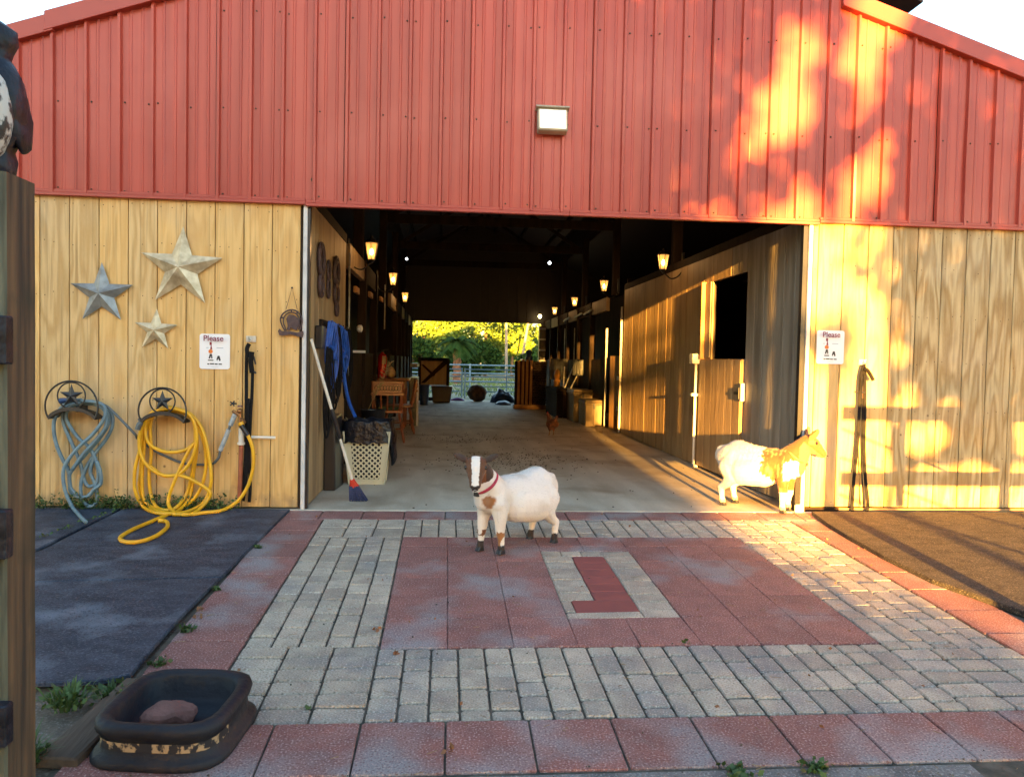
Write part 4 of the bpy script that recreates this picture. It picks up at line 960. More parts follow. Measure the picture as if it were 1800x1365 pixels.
# broom
b0, b1 = Vector((-1.005, .015, 1.265)), Vector((-.72, .315, .15)); dr = (b1-b0).normalized()
br = thing('broom', 'white-handled broom with a red socket leaning in the corner by the jamb', 'broom', tuple(b1))
L = (b1-b0).length
mb = MB(); mb.tube([b0, b0+dr*L*.50], .0115, 8); mb.tube([b0+dr*L*.66, b1], .0115, 8); mb.obj('handle', 'white_plastic', br, smooth=True)
mb = MB(); mb.tube([b0+dr*L*.47, b0+dr*L*.52, b0+dr*L*.55, b0+dr*L*.60, b0+dr*L*.68], [.014, .022, .017, .02, .015], 10); mb.obj('grip', 'black_plastic', br, smooth=True)
mb = MB(); mb.tube([b1-dr*.03, b1+dr*.01, b1+dr*.035], [.018, .030, .040], 8, flat=.6); mb.obj('socket', 'broom_red', br, smooth=True)
mb = MB()
for k in range(160):
    u, v = random.uniform(-1, 1), random.uniform(-1, 1); a = b1+dr*.03+Vector((u*.036, v*.02, 0)); e_ = a+dr*random.uniform(.125, .15)+Vector((u*.035, v*.02, 0)); e_.z = max(e_.z, .003); mb.tube([a, e_], [.005, .003], 4)
tag(mb.obj('bristles', 'broom_bristle', br), kind='stuff')
# blue halters and leads
ht = thing('halter_rack', 'row of hooks holding blue halters and dark straps on the aisle wall', 'rack', (XL+.01, 1.1, 1.4))
mb = MB(); mb.box(XL+.001, XL+.02, .50, 1.9, 1.38, 1.44); mb.obj('rail', 'dark_wood', ht)
for y in (.62, .85, 1.1, 1.35, 1.6, 1.8):
    mb = MB(); mb.tube([(XL+.02, y, 1.42), (XL+.07, y, 1.40), (XL+.085, y, 1.43)], .006, 6); mb.obj('hook', 'black_metal', ht)
def loop(y, z0, z1, wy, r_, x=XL+.075, sag=.0):
    return cr_spline([(x, y-wy*.2, z0), (x-.01, y-wy*.9, (z0*2+z1)/3), (x-.02, y-wy, (z0+z1*2)/3), (x-.01, y-wy*.3, z1), (x+.01, y+wy*.7, z1+.04), (x+.02, y+wy, (z0+z1)/2), (x, y+wy*.3, z0)], 6)
k = 0
for (y, z0, z1, wy, mn, lab) in ((.60, 1.43, 1.02, .06, 'rope_blue', 'bright blue halter hanging nearest the opening'), (.74, 1.44, .86, .05, 'rope_blue', 'long bright blue lead folded next to the nearest halter'), (1.15, 1.43, 1.0, .09, 'rope_blue', 'wide blue halter in the middle of the hook row'), (1.42, 1.40, .92, .07, 'rope_blue', 'blue halter farthest along the hook row'),
        (.95, 1.42, .70, .06, 'black_strap', 'long dark strap loop between the blue halters'), (1.70, 1.42, .75, .07, 'black_strap', 'dark strap loop at the far end of the hook row'), (.52, 1.22, .50, .035, 'black_strap', 'black strap loop hanging low behind the broom handle')):
    mb = MB()
    for q in range(3): mb.tube(loop(y+q*.03, z0-.01*q, z1+.05*q, wy*(1-.15*q), .01, XL+.07+.012*q), .011, 6, flat=.6)
    if mn == 'rope_blue': mb.tube(cr_spline([(XL+.09, y-wy, (z0+z1)/2), (XL+.11, y, (z0+z1)/2-.03), (XL+.09, y+wy, (z0+z1)/2)], 5), .012, 6)
    root_obj(mb.obj('halter', mn, off=(XL+.07, y, z0), smooth=True), lab, 'halter', 'halters and straps on the hook rail'); k += 1
mb = MB(); mb.tube(cr_spline([(XL+.10, 1.28, 1.0), (XL+.12, 1.3, .85), (XL+.16, 1.25, .72), (XL+.22, 1.2, .60)], 6), .016, 6); root_obj(mb.obj('lead_rope', 'rope_blue', off=(XL+.1, 1.28, 1.0), smooth=True), 'blue lead rope dangling down behind the basket', 'rope')
mb = MB(); p = cr_spline([(XL+.05, .56, 1.25), (XL+.05, .56, .9), (XL+.05, .57, .62)], 12)
for i, q in enumerate(p): mb.ell(q, (.007, .004, .010), Euler((0, 0, R(90*(i % 2)))), 6, 4)
root_obj(mb.obj('chain', 'gold_chain', off=(XL+.05, .56, 1.2)), 'thin gold chain hanging on the aisle wall near the broom', 'chain')
# wall art
def art(y, zc, k_, label, parts_):
    mb = MB()
    for (dy, dz, ry, rzv) in parts_:
        mb.tube([(XL+.02, y+dy+ry*math.cos(R(q*15)), zc+dz+rzv*math.sin(R(q*15))) for q in range(24)], .012*k_, 6, closed=True)
    root_obj(mb.obj('wall_ornament', 'rust_iron', off=(XL+.02, y, zc), smooth=True), label, 'ornament', 'iron ornaments on the aisle wall')
art(.48, 1.83, 1.3, 'largest looped iron ornament, nearest the opening', [(0, .08, .13, .13), (0, .08, .10, .10), (0, -.12, .09, .09), (0, -.12, .05, .05)])
art(.86, 1.80, 1, 'small middle iron ornament of two loops', [(0, .07, .07, .08), (0, -.08, .07, .08)])
art(1.32, 1.83, 1.3, 'ringed iron ornament farthest along the plywood aisle wall', [(0, .08, .15, .13), (0, .08, .10, .09), (0, -.12, .13, .09), (.05, -.25, .06, .06)])
# lamps
def lamp(pos, side, label, first=None):
    t = thing('coach_lamp', label, 'lamp', tuple(pos), 'lit coach lamps along the aisle')
    p = Vector(pos); q = 4
    def fr(r0_, z0_, r1_, z1_): return [(r0_, z0_), (r1_, z1_)]
    mb = MB(); M_ = Matrix.Translation(p) @ Matrix.Rotation(R(30), 4, 'Z')
    mb.lathe([(.040, -.09), (.070, .08)], 6, M_); mb.obj('glass', 'lamp_glass', t)
    mb = MB()
    for k in range(6):
        a = R(60*k); mb.tube([M_ @ Vector((.041*math.cos(a), .041*math.sin(a), -.092)), M_ @ Vector((.072*math.cos(a), .072*math.sin(a), .082))], .005, 4)
    mb.lathe([(.0, -.14), (.012, -.135), (.02, -.12), (.044, -.098), (.044, -.09)], 6, M_)
    mb.lathe([(.082, .08), (.078, .09), (.045, .12), (.018, .135), (.014, .16), (0, .17)], 6, M_)
    mb.obj('frame', 'black_metal', t)
    mb = MB(); s_ = side; mb.tube(cr_spline([p+Vector((0, 0, -.12)), p+Vector((.10*s_, 0, -.20)), p+Vector((.20*s_, 0, -.16)), p+Vector((.25*s_, 0, -.05))], 5), .008, 6); mb.tube([p+Vector((.25*s_, 0, -.12)), p+Vector((.25*s_, 0, .12))], .025, 6); mb.obj('arm', 'black_metal', t, smooth=True)
    mb = MB(); mb.ell(p+Vector((0, 0, -.01)), (.018, .018, .035), None, 10, 8); mb.obj('bulb', 'bulb_glow', t, smooth=True)
    ld = bpy.data.lights.new('lamp_light', 'POINT'); ld.energy = .30; ld.color = (1, .50, .17); ld.shadow_soft_size = .10
    lo = bpy.data.objects.new('lamp_light', ld); C.objects.link(lo); lo.location = p+Vector((-.16*side, 0, 0.03))
ln = ['nearest', 'second', 'third', 'farthest']
for i, (px, py) in enumerate(((653, 441), (691, 490), (712, 522))): lamp(atx(px, py, -.82), -1, ['nearest lit coach lamp on the left side of the aisle', 'second lit coach lamp on the left side of the aisle', 'last lit coach lamp on the left side of the aisle'][i])
for i, (px, py) in enumerate(((1166, 460), (1062, 502), (1010, 530), (975, 546))): lamp(atx(px, py, 2.60), 1, ['nearest lit coach lamp on the right side of the aisle', 'second lit coach lamp on the right side of the aisle', 'third lit coach lamp on the right side of the aisle', 'farthest lit coach lamp on the right side of the aisle'][i])
for (px, py, Yy, lab, r_, mn) in ((715, 455, 8, 'small white bulb glowing in the dark roof on the left', .020, 'led_glow'), (966, 462, 8, 'small white bulb glowing in the dark roof near the middle', .026, 'led_glow'), (949, 556, 15.9, 'tiny warm bulb above the far opening', .05, 'bulb_glow')):
    c = aty(px, py, Yy); t = thing('ceiling_bulb', lab, 'bulb', tuple(c)); mb = MB(); mb.ell(c, r_, None, 12, 8); mb.obj('globe', mn, t, smooth=True)
    mb = MB(); mb.tube([c+Vector((0, 0, r_)), c+Vector((0, 0, r_+.05))], r_*.5, 8); mb.tube([c+Vector((0, 0, r_+.05)), c+Vector((0, 0, r_+.5))], .004, 5); mb.obj('socket', 'black_plastic', t)
# chairs, table
def chair(loc, rot, label, w_=.42):
    t = thing('wooden_chair', label, 'chair', (0, 0, 0), 'turned wooden chairs by the table')
    mb = MB(); mb.box(-w_/2, w_/2, -.21, .21, .40, .435); mb.obj('seat', 'chair_wood', t, bevel=.012, seg=2)
    for sx in (-1, 1):
        for sy in (-1, 1):
            mb = MB(); a, b_ = Vector((sx*(w_/2-.05), sy*.16, .40)), Vector((sx*(w_/2+.02), sy*.23, 0)); mb.tube([a.lerp(b_, q) for q in (0, .2, .35, .5, .65, .85, 1)], [.016, .022, .014, .024, .016, .02, .013], 8); mb.obj('leg', 'chair_wood', t, smooth=True)
    mb = MB(); mb.tube([(-w_/2+.0, -.19, .17), (-w_/2, .19, .17)], .010, 6); mb.tube([(w_/2, -.19, .17), (w_/2, .19, .17)], .010, 6); mb.tube([(-w_/2, 0, .17), (w_/2, 0, .17)], .010, 6); mb.obj('stretcher', 'chair_wood', t, smooth=True)
    for k in range(5):
        mb = MB(); x_ = (k-2)*w_*.21; mb.tube([(x_*.9, -.19, .43), (x_*.95, -.215, .50), (x_, -.235, .58), (x_, -.25, .66)], [.010, .016, .010, .013], 7); mb.obj('spindle', 'chair_wood', t, smooth=True)
    mb = MB(); mb.box(-w_/2-.01, w_/2+.01, -.275, -.245, .64, .675); mb.box(-w_/2+.02, w_/2-.02, -.268, -.250, .676, .80); mb.box(-w_/2, w_/2, -.275, -.247, .80, .83)
    for sx in (-1, 1): mb.tube([(sx*(w_/2-.02), -.19, .43), (sx*(w_/2-.01), -.26, .83)], .016, 8)
    mb.obj('crest_rail', 'chair_wood', t, bevel=.004)
    mb = MB()
    for k in range(9): x_ = -w_*.36+k*w_*.09; mb.tube([(x_+.02*math.cos(q), -.272, .74+.035*math.sin(q)) for q in [j*math.pi/4 for j in range(8)]], .004, 4, closed=True)
    mb.obj('carving', 'dark_wood', t)
    t.location = loc; t.rotation_euler = (0, 0, rot)
    return t
chair((-.80, 4.85, 0), R(4), 'carved wooden chair with its back to the camera behind the basket')
chair((-.72, 6.1, 0), R(95), 'wooden chair farther in, turned sideways to the table')
mb = MB(); mb.box(-.92, -.60, 4.72, 5.02, .436, .48); root_obj(mb.obj('seat_cushion', 'leaf_dark', off=(-.76, 4.87, .436), bevel=.015, seg=2), 'dark green cushion on the nearer wooden chair', 'cushion')
t = thing('wooden_table', 'dark reddish wooden table against the left stalls with clutter on top', 'table', (-.85, 7.0, 0))
mb = MB(); mb.box(-1.35, -.60, 6.7, 7.4, .78, .82); mb.obj('tabletop', 'chair_wood', t, bevel=.006)
mb = MB(); mb.box(-1.28, -.66, 6.78, 7.3, .66, .78); mb.obj('apron_rail', 'chair_wood', t)
for x_ in (-1.26, -.68):
    for y_ in (6.8, 7.28): mb = MB(); mb.tube([(x_, y_, .66), (x_, y_, .5), (x_, y_, .3), (x_, y_, 0)], [.03, .02, .028, .018], 8); mb.obj('leg', 'chair_wood', t, smooth=True)
e_ = aty(672, 661, 7.0); t = thing('fire_extinguisher', 'red fire extinguisher standing on the wooden table', 'fire extinguisher', (e_.x, 7.0, .82))
mb = MB(); mb.lathe([(.070, 0), (.075, .01), (.075, .33), (.06, .375), (.025, .40), (.022, .42)], 16, Matrix.Translation((e_.x, 7.0, .82))); mb.obj('cylinder', 'ext_red', t, smooth=True)
mb = MB(); mb.lathe([(.022, .42), (.022, .45), (.01, .46)], 8, Matrix.Translation((e_.x, 7.0, .82))); mb.tube([(e_.x, 7, 1.27), (e_.x+.09, 7, 1.29)], .010, 6); mb.tube([(e_.x, 7, 1.26), (e_.x-.08, 6.98, 1.22), (e_.x-.09, 6.98, 1.0)], .010, 6); mb.obj('valve', 'black_metal', t)
mb = MB(); mb.box(e_.x+.0, e_.x+.06, 6.915, 6.93, 1.05, 1.18); mb.obj('label_plate', 'cream', t)
f_ = aty(660, 660, 6.95); mb = MB(); mb.lathe([(.06, 0), (.085, .03), (.06, .10), (.045, .2), (.05, .26), (.03, .30), (.04, .34), (0, .38)], 12, Matrix.Translation((f_.x-.05, 6.9, .82))); mb.v = [(x+.015*N2(x*20, z*12), y, z) for x, y, z in mb.v]; root_obj(mb.obj('figurine', 'cream', off=(f_.x-.05, 6.9, .82), smooth=True), 'pale figurine standing left of the fire extinguisher', 'figurine')
f_ = aty(687, 661, 6.95); mb = MB(); mb.lathe([(.03, 0), (.07, .04), (.075, .10), (.05, .16), (.012, .19), (0, .20)], 12, Matrix.Translation((f_.x, 6.95, .82))); root_obj(mb.obj('gourd', 'cream', off=(f_.x, 6.95, .82), smooth=True), 'tan gourd-shaped pot right of the fire extinguisher', 'pot')
mb = MB(); mb.tube([(-.486, 7.40, .0), (-.486, 7.40, .75)], .017, 8); root_obj(mb.obj('white_pole', 'sign_white', off=(-.486, 7.4, 0), smooth=True), 'short white pole standing at the edge of the aisle', 'pole')
mb = MB(); mb.box(-.62, -.50, 7.41, 8.4, 0, .82); mb.box(-.62, -.50, 7.41, 8.4, 1.0, 1.06); root_obj(mb.obj('stall_panel', 'black_plastic', off=(-.56, 7.9, 0)), 'black open stall panel behind the white pole', 'panel')
# dried plume on a stick, feed tub, brush
b0 = Vector((-.98, 3.0, .55)); mb = MB(); mb.tube([b0+Vector((.0, 0, -.25)), b0+Vector((.23, 0, .30))], .004, 5)
for k in range(60):
    q = random.random(); c = b0+Vector((.16+.18*q, random.uniform(-.03, .03), .12+.42*q)); mb.tube([c, c+Vector((random.uniform(-.05, .05), random.uniform(-.04, .04), random.uniform(.01, .06)))], [.006, .002], 4)
root_obj(mb.obj('dried_plume', 'hay', off=tuple(b0)), 'dried grass plume on a thin stick above the basket', 'dried plant')
mb = MB(); mb.lathe([(.0, .0), (.12, .0), (.14, .22), (.15, .23), (.135, .22), (.11, .03), (0, .03)], 16, Matrix.Translation((-.83, 3.1, .32))); root_obj(mb.obj('feed_bucket', 'black_plastic', off=(-.83, 3.1, .32), smooth=True), 'black feed bucket on the stand behind the basket', 'bucket')
mb = MB(); mb.box(-1.0, -.66, 2.7, 3.6, .0, .32); root_obj(mb.obj('storage_box', 'dark_wood', off=(-.83, 3.1, 0), bevel=.01), 'low dark wooden box behind the basket', 'box')
mb = MB(); c = aty(605, 494, 2.9); mb.lathe([(.02, 0), (.04, .02), (.04, .05), (.02, .06)], 10, Matrix.Translation((-.97, 2.6, 1.45)) @ Matrix.Rotation(R(90), 4, 'Y')); root_obj(mb.obj('wall_clock', 'white_plastic', off=(-.97, 2.6, 1.45)), 'small white dial on the dark stall front', 'dial')
mb = MB(); mb.box(-1.0, -.87, 2.5, 2.56, 1.19, 1.215); root_obj(mb.obj('wall_bracket', 'white_metal', off=(-.95, 2.5, 1.2)), 'short white bracket under the dial on the stall front', 'bracket')

# =================================================================== INSIDE, RIGHT AND FAR END
def chest(x0, x1, y0, y1, h, label, mn='chest_wood'):
    t = thing('storage_chest', label, 'chest', ((x0+x1)/2, (y0+y1)/2, 0), 'wooden storage chests along the right stalls')
    mb = MB(); mb.box(x0+.01, x1-.01, y0+.01, y1-.01, .02, h-.09); mb.obj('body', 'seam_dark', t)
    n_ = max(2, round((x1-x0)/.13)); W = (x1-x0)/n_
    for i in range(n_): mb = MB(); mb.box(x0+i*W+.003, x0+(i+1)*W-.003, y0, y0+.009, .0, h-.09); mb.obj('board', mn, t, bevel=.002)
    n_ = max(2, round((y1-y0)/.2)); W = (y1-y0)/n_
    for i in range(n_): mb = MB(); mb.box(x0, x0+.009, y0+.012+i*W, y0+(i+1)*W-.003, .0, h-.09); mb.obj('board', mn, t, bevel=.002)
    mb = MB(); mb.box(x0-.015, x1+.015, y0-.015, y1+.015, h-.088, h-.045); mb.box(x0-.005, x1+.005, y0-.005, y1+.005, h-.044, h); mb.obj('lid', mn, t, bevel=.008)
    mb = MB(); mb.box((x0+x1)/2-.02, (x0+x1)/2+.02, y0-.02, y0-.016, h-.16, h-.06); mb.obj('hasp', 'black_metal', t)
chest(2.50, 2.80, 7.8, 8.5, .47, 'nearest wooden storage chest beside the sunlit stall door')
chest(2.43, 2.79, 8.7, 9.5, .62, 'taller wooden storage chest behind the nearest one')
chest(2.25, 2.78, 9.7, 11.4, .60, 'long dark storage chest reaching toward the wooden rack', 'dark_wood')
rk = thing('wooden_rack', 'upright wooden rack on a base board full of split firewood', 'rack', (2.0, 12.6, 0))
mb = MB(); mb.box(1.62, 2.40, 12.5, 12.8, .0, .10); mb.obj('base', 'rack_wood', rk, bevel=.006)
for x_ in (1.70, 1.80, 1.90, 2.0): mb = MB(); mb.box(x_, x_+.06, 12.54, 12.60, .10, 1.18+random.uniform(-.03, .03)); mb.obj('upright', 'rack_wood', rk, bevel=.004)
mb = MB(); mb.box(1.64, 2.4, 12.62, 12.66, .1, 1.15); mb.obj('back_panel', 'dark_wood', rk)
mb = MB()
for i in range(9):
    for j in range(18): c = Vector((2.10+i*.035+random.uniform(-.01, .01), 12.56, .14+j*.057+random.uniform(-.01, .01))); mb.lathe([(random.uniform(.016, .028), -.05), (random.uniform(.016, .028), .05)], 6, Matrix.Translation(c) @ Matrix.Rotation(R(90), 4, 'X') @ Matrix.Rotation(random.random(), 4, 'Z'))
tag(mb.obj('firewood', 'firewood', rk), kind='stuff')
c = aty(930, 628, 12.6); mb = MB(); mb.lathe([(.09, 0), (.09, .10), (.05, .13), (.06, .16), (.08, .22), (.05, .27), (0, .28)], 12, Matrix.Translation((c.x, 12.64, 1.15))); root_obj(mb.obj('blue_jug', 'bucket_blue', off=(c.x, 12.64, 1.15), smooth=True), 'dark blue jug standing on top of the wooden rack', 'jug')
c = aty(966, 682, 11.0); mb = MB(); mb.lathe([(.07, 0), (.075, .14), (.05, .17), (.07, .25), (.06, .34), (.02, .38), (0, .39)], 12, Matrix.Translation((2.42, 10.9, .60))); root_obj(mb.obj('tall_bottle', 'bottle', off=(2.42, 10.9, .60), smooth=True), 'amber bottle-shaped jar standing on the long chest', 'jar')
for (x_, y_, tl, lab) in ((2.50, 10.3, .18, 'leaning white stick nearest on the chests'), (2.58, 10.0, .22, 'leaning white stick beside the first on the chests'), (2.52, 10.6, .02, 'upright white stick on the long chest')):
    mb = MB(); mb.tube([(x_, y_, .60), (x_+tl, y_+.05, 1.05)], .014, 6); root_obj(mb.obj('white_stick', 'white_plastic', off=(x_, y_, .6)), lab, 'stick', 'white sticks on the chests')
for (x0, x1, y_, z0, z1, lab) in ((2.35, 2.75, 11.55, .75, 1.22, 'grey horse blanket draped on the far stall front'), (2.55, 2.76, 9.6, .88, 1.20, 'olive-grey cloth hanging above the chests')):
    mb = MB(); vs = []; nx_, nz_ = 24, 8
    for j in range(nz_+1):
        for i in range(nx_+1): u = i/nx_; vs.append((x0+(x1-x0)*u, y_+.03*math.sin(u*22)*(j/nz_)+.02*N2(u*6, j), z1-(z1-z0)*j/nz_+.03*N2(u*4, 2)))
    mb.add(vs, [(j*(nx_+1)+i, j*(nx_+1)+i+1, (j+1)*(nx_+1)+i+1, (j+1)*(nx_+1)+i) for j in range(nz_) for i in range(nx_)]); o = mb.obj('horse_blanket', 'drape', off=(x0, y_, z0), smooth='all'); md = o.modifiers.new('t', 'SOLIDIFY'); md.thickness = .01; root_obj(o, lab, 'blanket')
# ladder inside the stall, seen through the half door
ld = thing('step_ladder', 'white ladder leaning inside the stall, seen through the open half door', 'ladder', (3.6, 2.6, 0))
a0, a1 = atx(1258, 545, 3.6), atx(1281, 634, 3.6); dd = (a1-a0); f0 = a1+dd*1.6; f0.z = 0
mb = MB(); mb.box(-.025, .025, -.02, .02, 0, 2.25, Matrix.Translation((3.60, 2.0, 0)) @ Matrix.Rotation(R(16), 4, 'X')); mb.obj('stile', 'galv', ld); 
mb = MB(); mb.box(-.025, .025, -.02, .02, 0, 2.25, Matrix.Translation((3.98, 2.0, 0)) @ Matrix.Rotation(R(16), 4, 'X')); mb.obj('stile', 'galv', ld)
for k in range(7): mb = MB(); z_ = .3+k*.28; mb.box(3.6, 3.98, 2.0-z_*.287-.03, 2.0-z_*.287+.03, z_, z_+.02); mb.obj('rung', 'galv', ld)
ld.location = (3.6, 2.6, 0); 
# hen
def build_remesh(mbsrc, vox, smooth_it=6, factor=.5):
    me = bpy.data.meshes.new('src'); me.from_pydata(mbsrc.v, [], mbsrc.f); me.update(); o = bpy.data.objects.new('src', me); C.objects.link(o)
    m1 = o.modifiers.new('r', 'REMESH'); m1.mode = 'VOXEL'; m1.voxel_size = vox; m2 = o.modifiers.new('s', 'SMOOTH'); m2.iterations = smooth_it; m2.factor = factor
    dg = bpy.context.evaluated_depsgraph_get(); dg.update(); r_ = bpy.data.meshes.new_from_object(o.evaluated_get(dg)); bpy.data.objects.remove(o); bpy.data.meshes.remove(me)
    r_.polygons.foreach_set('use_smooth', [True]*len(r_.polygons)); return r_
def chain(mb, pts, n=10, step=.35):
    for i in range(len(pts)-1):
        (a, ra), (b_, rb) = pts[i], pts[i+1]; a, b_ = Vector(a), Vector(b_); k = max(1, int((b_-a).length/(min(ra, rb)*step)))
        for j in range(k+1): t_ = j/k; mb.ell(a.lerp(b_, t_), ra+(rb-ra)*t_, None, n, max(6, n-4))
hn = thing('hen', 'brown hen walking away down the aisle', 'hen', (1.63, 6.05, 0))
mb = MB(); chain(mb, [((0, 0, .18), .075), ((0, -.07, .17), .085), ((0, -.14, .19), .055), ((0, -.20, .26), .03)]); chain(mb, [((0, .02, .20), .06), ((0, .07, .27), .035), ((-.01, .09, .31), .028)]); chain(mb, [((0, -.14, .2), .05), ((.02, -.2, .30), .02)])
for s_ in (-1, 1): mb.ell((s_*.065, -.07, .18), (.025, .09, .06)); chain(mb, [((s_*.035, -.05, .12), .03), ((s_*.035, -.05, .07), .014)])
me = build_remesh(mb, .008); me.materials.append(MATS['hen']); o = bpy.data.objects.new('body', me); C.objects.link(o); o.parent = hn
mb = MB(); mb.tube([(-.01, .08, .335), (-.01, .10, .35), (-.01, .12, .33)], [.004, .010, .004], 6); mb.tube([(-.01, .11, .31), (-.01, .14, .305)], [.008, .001], 6); o = mb.obj('comb', 'comb_red'); o.parent = hn
for s_ in (-1, 1):
    mb = MB(); mb.tube([(s_*.035, -.05, .08), (s_*.035, -.045, .01)], .006, 6)
    for a in (-.4, 0, .4): mb.tube([(s_*.035, -.045, .008), (s_*.035+.03*math.sin(a), -.045+.035*math.cos(a), .004)], [.005, .002], 5)
    o = mb.obj('leg', 'hen_foot'); o.parent = hn
hn.rotation_euler = (0, 0, R(15)); hn.scale = (1, 1, 1)
# far end things
bl = MB(); bl.ell((.85, 15.6, .23), (.27, .24, .235), None, 28, 18); bl.v = [(x+.03*N2(x*9, y*9, z*9), y+.03*N2(x*9+3, y*9, z*9), max(.005, z+.03*N2(x*9, y*9+5, z*9))) for x, y, z in bl.v]; root_obj(bl.obj('round_bale', 'bale_brown', off=(.85, 15.6, 0), smooth='all'), 'shaggy round brown bale sitting in the far opening', 'bale')
xd = thing('braced_door', 'dark framed door with a diagonal brace at the far end on the left', 'door', (-.35, 15.2, 0))
mb = MB(); mb.box(-.74, .05, 15.22, 15.25, .45, 1.16); mb.obj('panel', 'inner_wood_tan', xd)
mb = MB(); mb.box(-.77, .08, 15.18, 15.215, 1.10, 1.19).box(-.77, .08, 15.18, 15.215, .02, .12).box(-.77, -.69, 15.18, 15.215, .121, 1.099).box(.0, .08, 15.18, 15.215, .121, 1.099); mb.obj('frame', 'dark_wood', xd)
mb = MB(); mb.prism([(-.69, .50), (-.58, .50), (.0, 1.02), (.0, 1.10), (-.10, 1.10)], lambda u, v, d: (u, d, v), 15.185, 15.21); mb.prism([(-.69, 1.0), (-.62, 1.0), (-.3, .72), (-.36, .68)], lambda u, v, d: (u, d, v), 15.19, 15.205); mb.obj('brace', 'dark_wood', xd)
mb = MB(); mb.add([(-.35, 14.7, 0), (.10, 14.7, 0), (.12, 15.1, 0), (-.35, 15.1, 0), (-.4, 14.66, .44), (.17, 14.66, .44), (.18, 15.12, .44), (-.4, 15.12, .44)], [(0, 3, 2, 1), (4, 5, 6, 7), (0, 1, 5, 4), (1, 2, 6, 5), (2, 3, 7, 6), (3, 0, 4, 7)]); root_obj(mb.obj('feed_tub', 'black_plastic', off=(-.1, 14.9, 0), bevel=.02), 'black square feed tub in front of the braced door', 'tub')
mb = MB(); mb.lathe([(0, 0), (.10, 0), (.13, .34), (.14, .36), (.12, .34), (.09, .02), (0, .02)], 14, Matrix.Translation((-.55, 13.6, .0)) @ Matrix.Diagonal((1, 1, 1.4, 1))); root_obj(mb.obj('blue_bucket', 'bucket_blue', off=(-.55, 13.6, 0), smooth=True), 'dark blue bucket by the left stalls near the far end', 'bucket')
def heap(cx, cy, rx, ry, h, matn, name, label, cat):
    mb = MB(); mb.ell((cx, cy, .0), (rx, ry, h), None, 22, 12); mb.v = [(x+.06*N2(x*5, y*5), y, max(.002, z*(1+.5*N2(x*7, y*7)))) for x, y, z in mb.v]; root_obj(mb.obj(name, matn, off=(cx, cy, 0), smooth='all'), label, cat)
heap(.32, 15.9, .22, .15, .09, 'purple', 'purple_cloth', 'purple cloth dropped on the floor left of the bale', 'cloth')
heap(1.55, 15.3, .34, .3, .32, 'tarp_blue', 'blue_tarp', 'crumpled dark blue tarp piled right of the bale', 'tarp')
heap(1.5, 14.2, .22, .25, .10, 'tarp_blue', 'blue_tarp', 'low fold of blue tarp on the floor by the rack', 'tarp')
for k, (x_, y_, z0, z1) in enumerate(((2.62, 15.9, 1.2, 2.1),)):
    t = thing('wall_shelf', 'narrow shelf unit with white edges beside the far opening', 'shelf', (2.65, 15.9, 0))
    mb = MB(); mb.box(2.60, 2.78, 15.85, 16.1, .9, 2.15); mb.obj('case', 'black_plastic', t)
    for z in (1.15, 1.45, 1.75, 2.05): mb = MB(); mb.box(2.59, 2.78, 15.82, 15.849, z, z+.05); mb.obj('shelf_edge', 'white_metal', t)

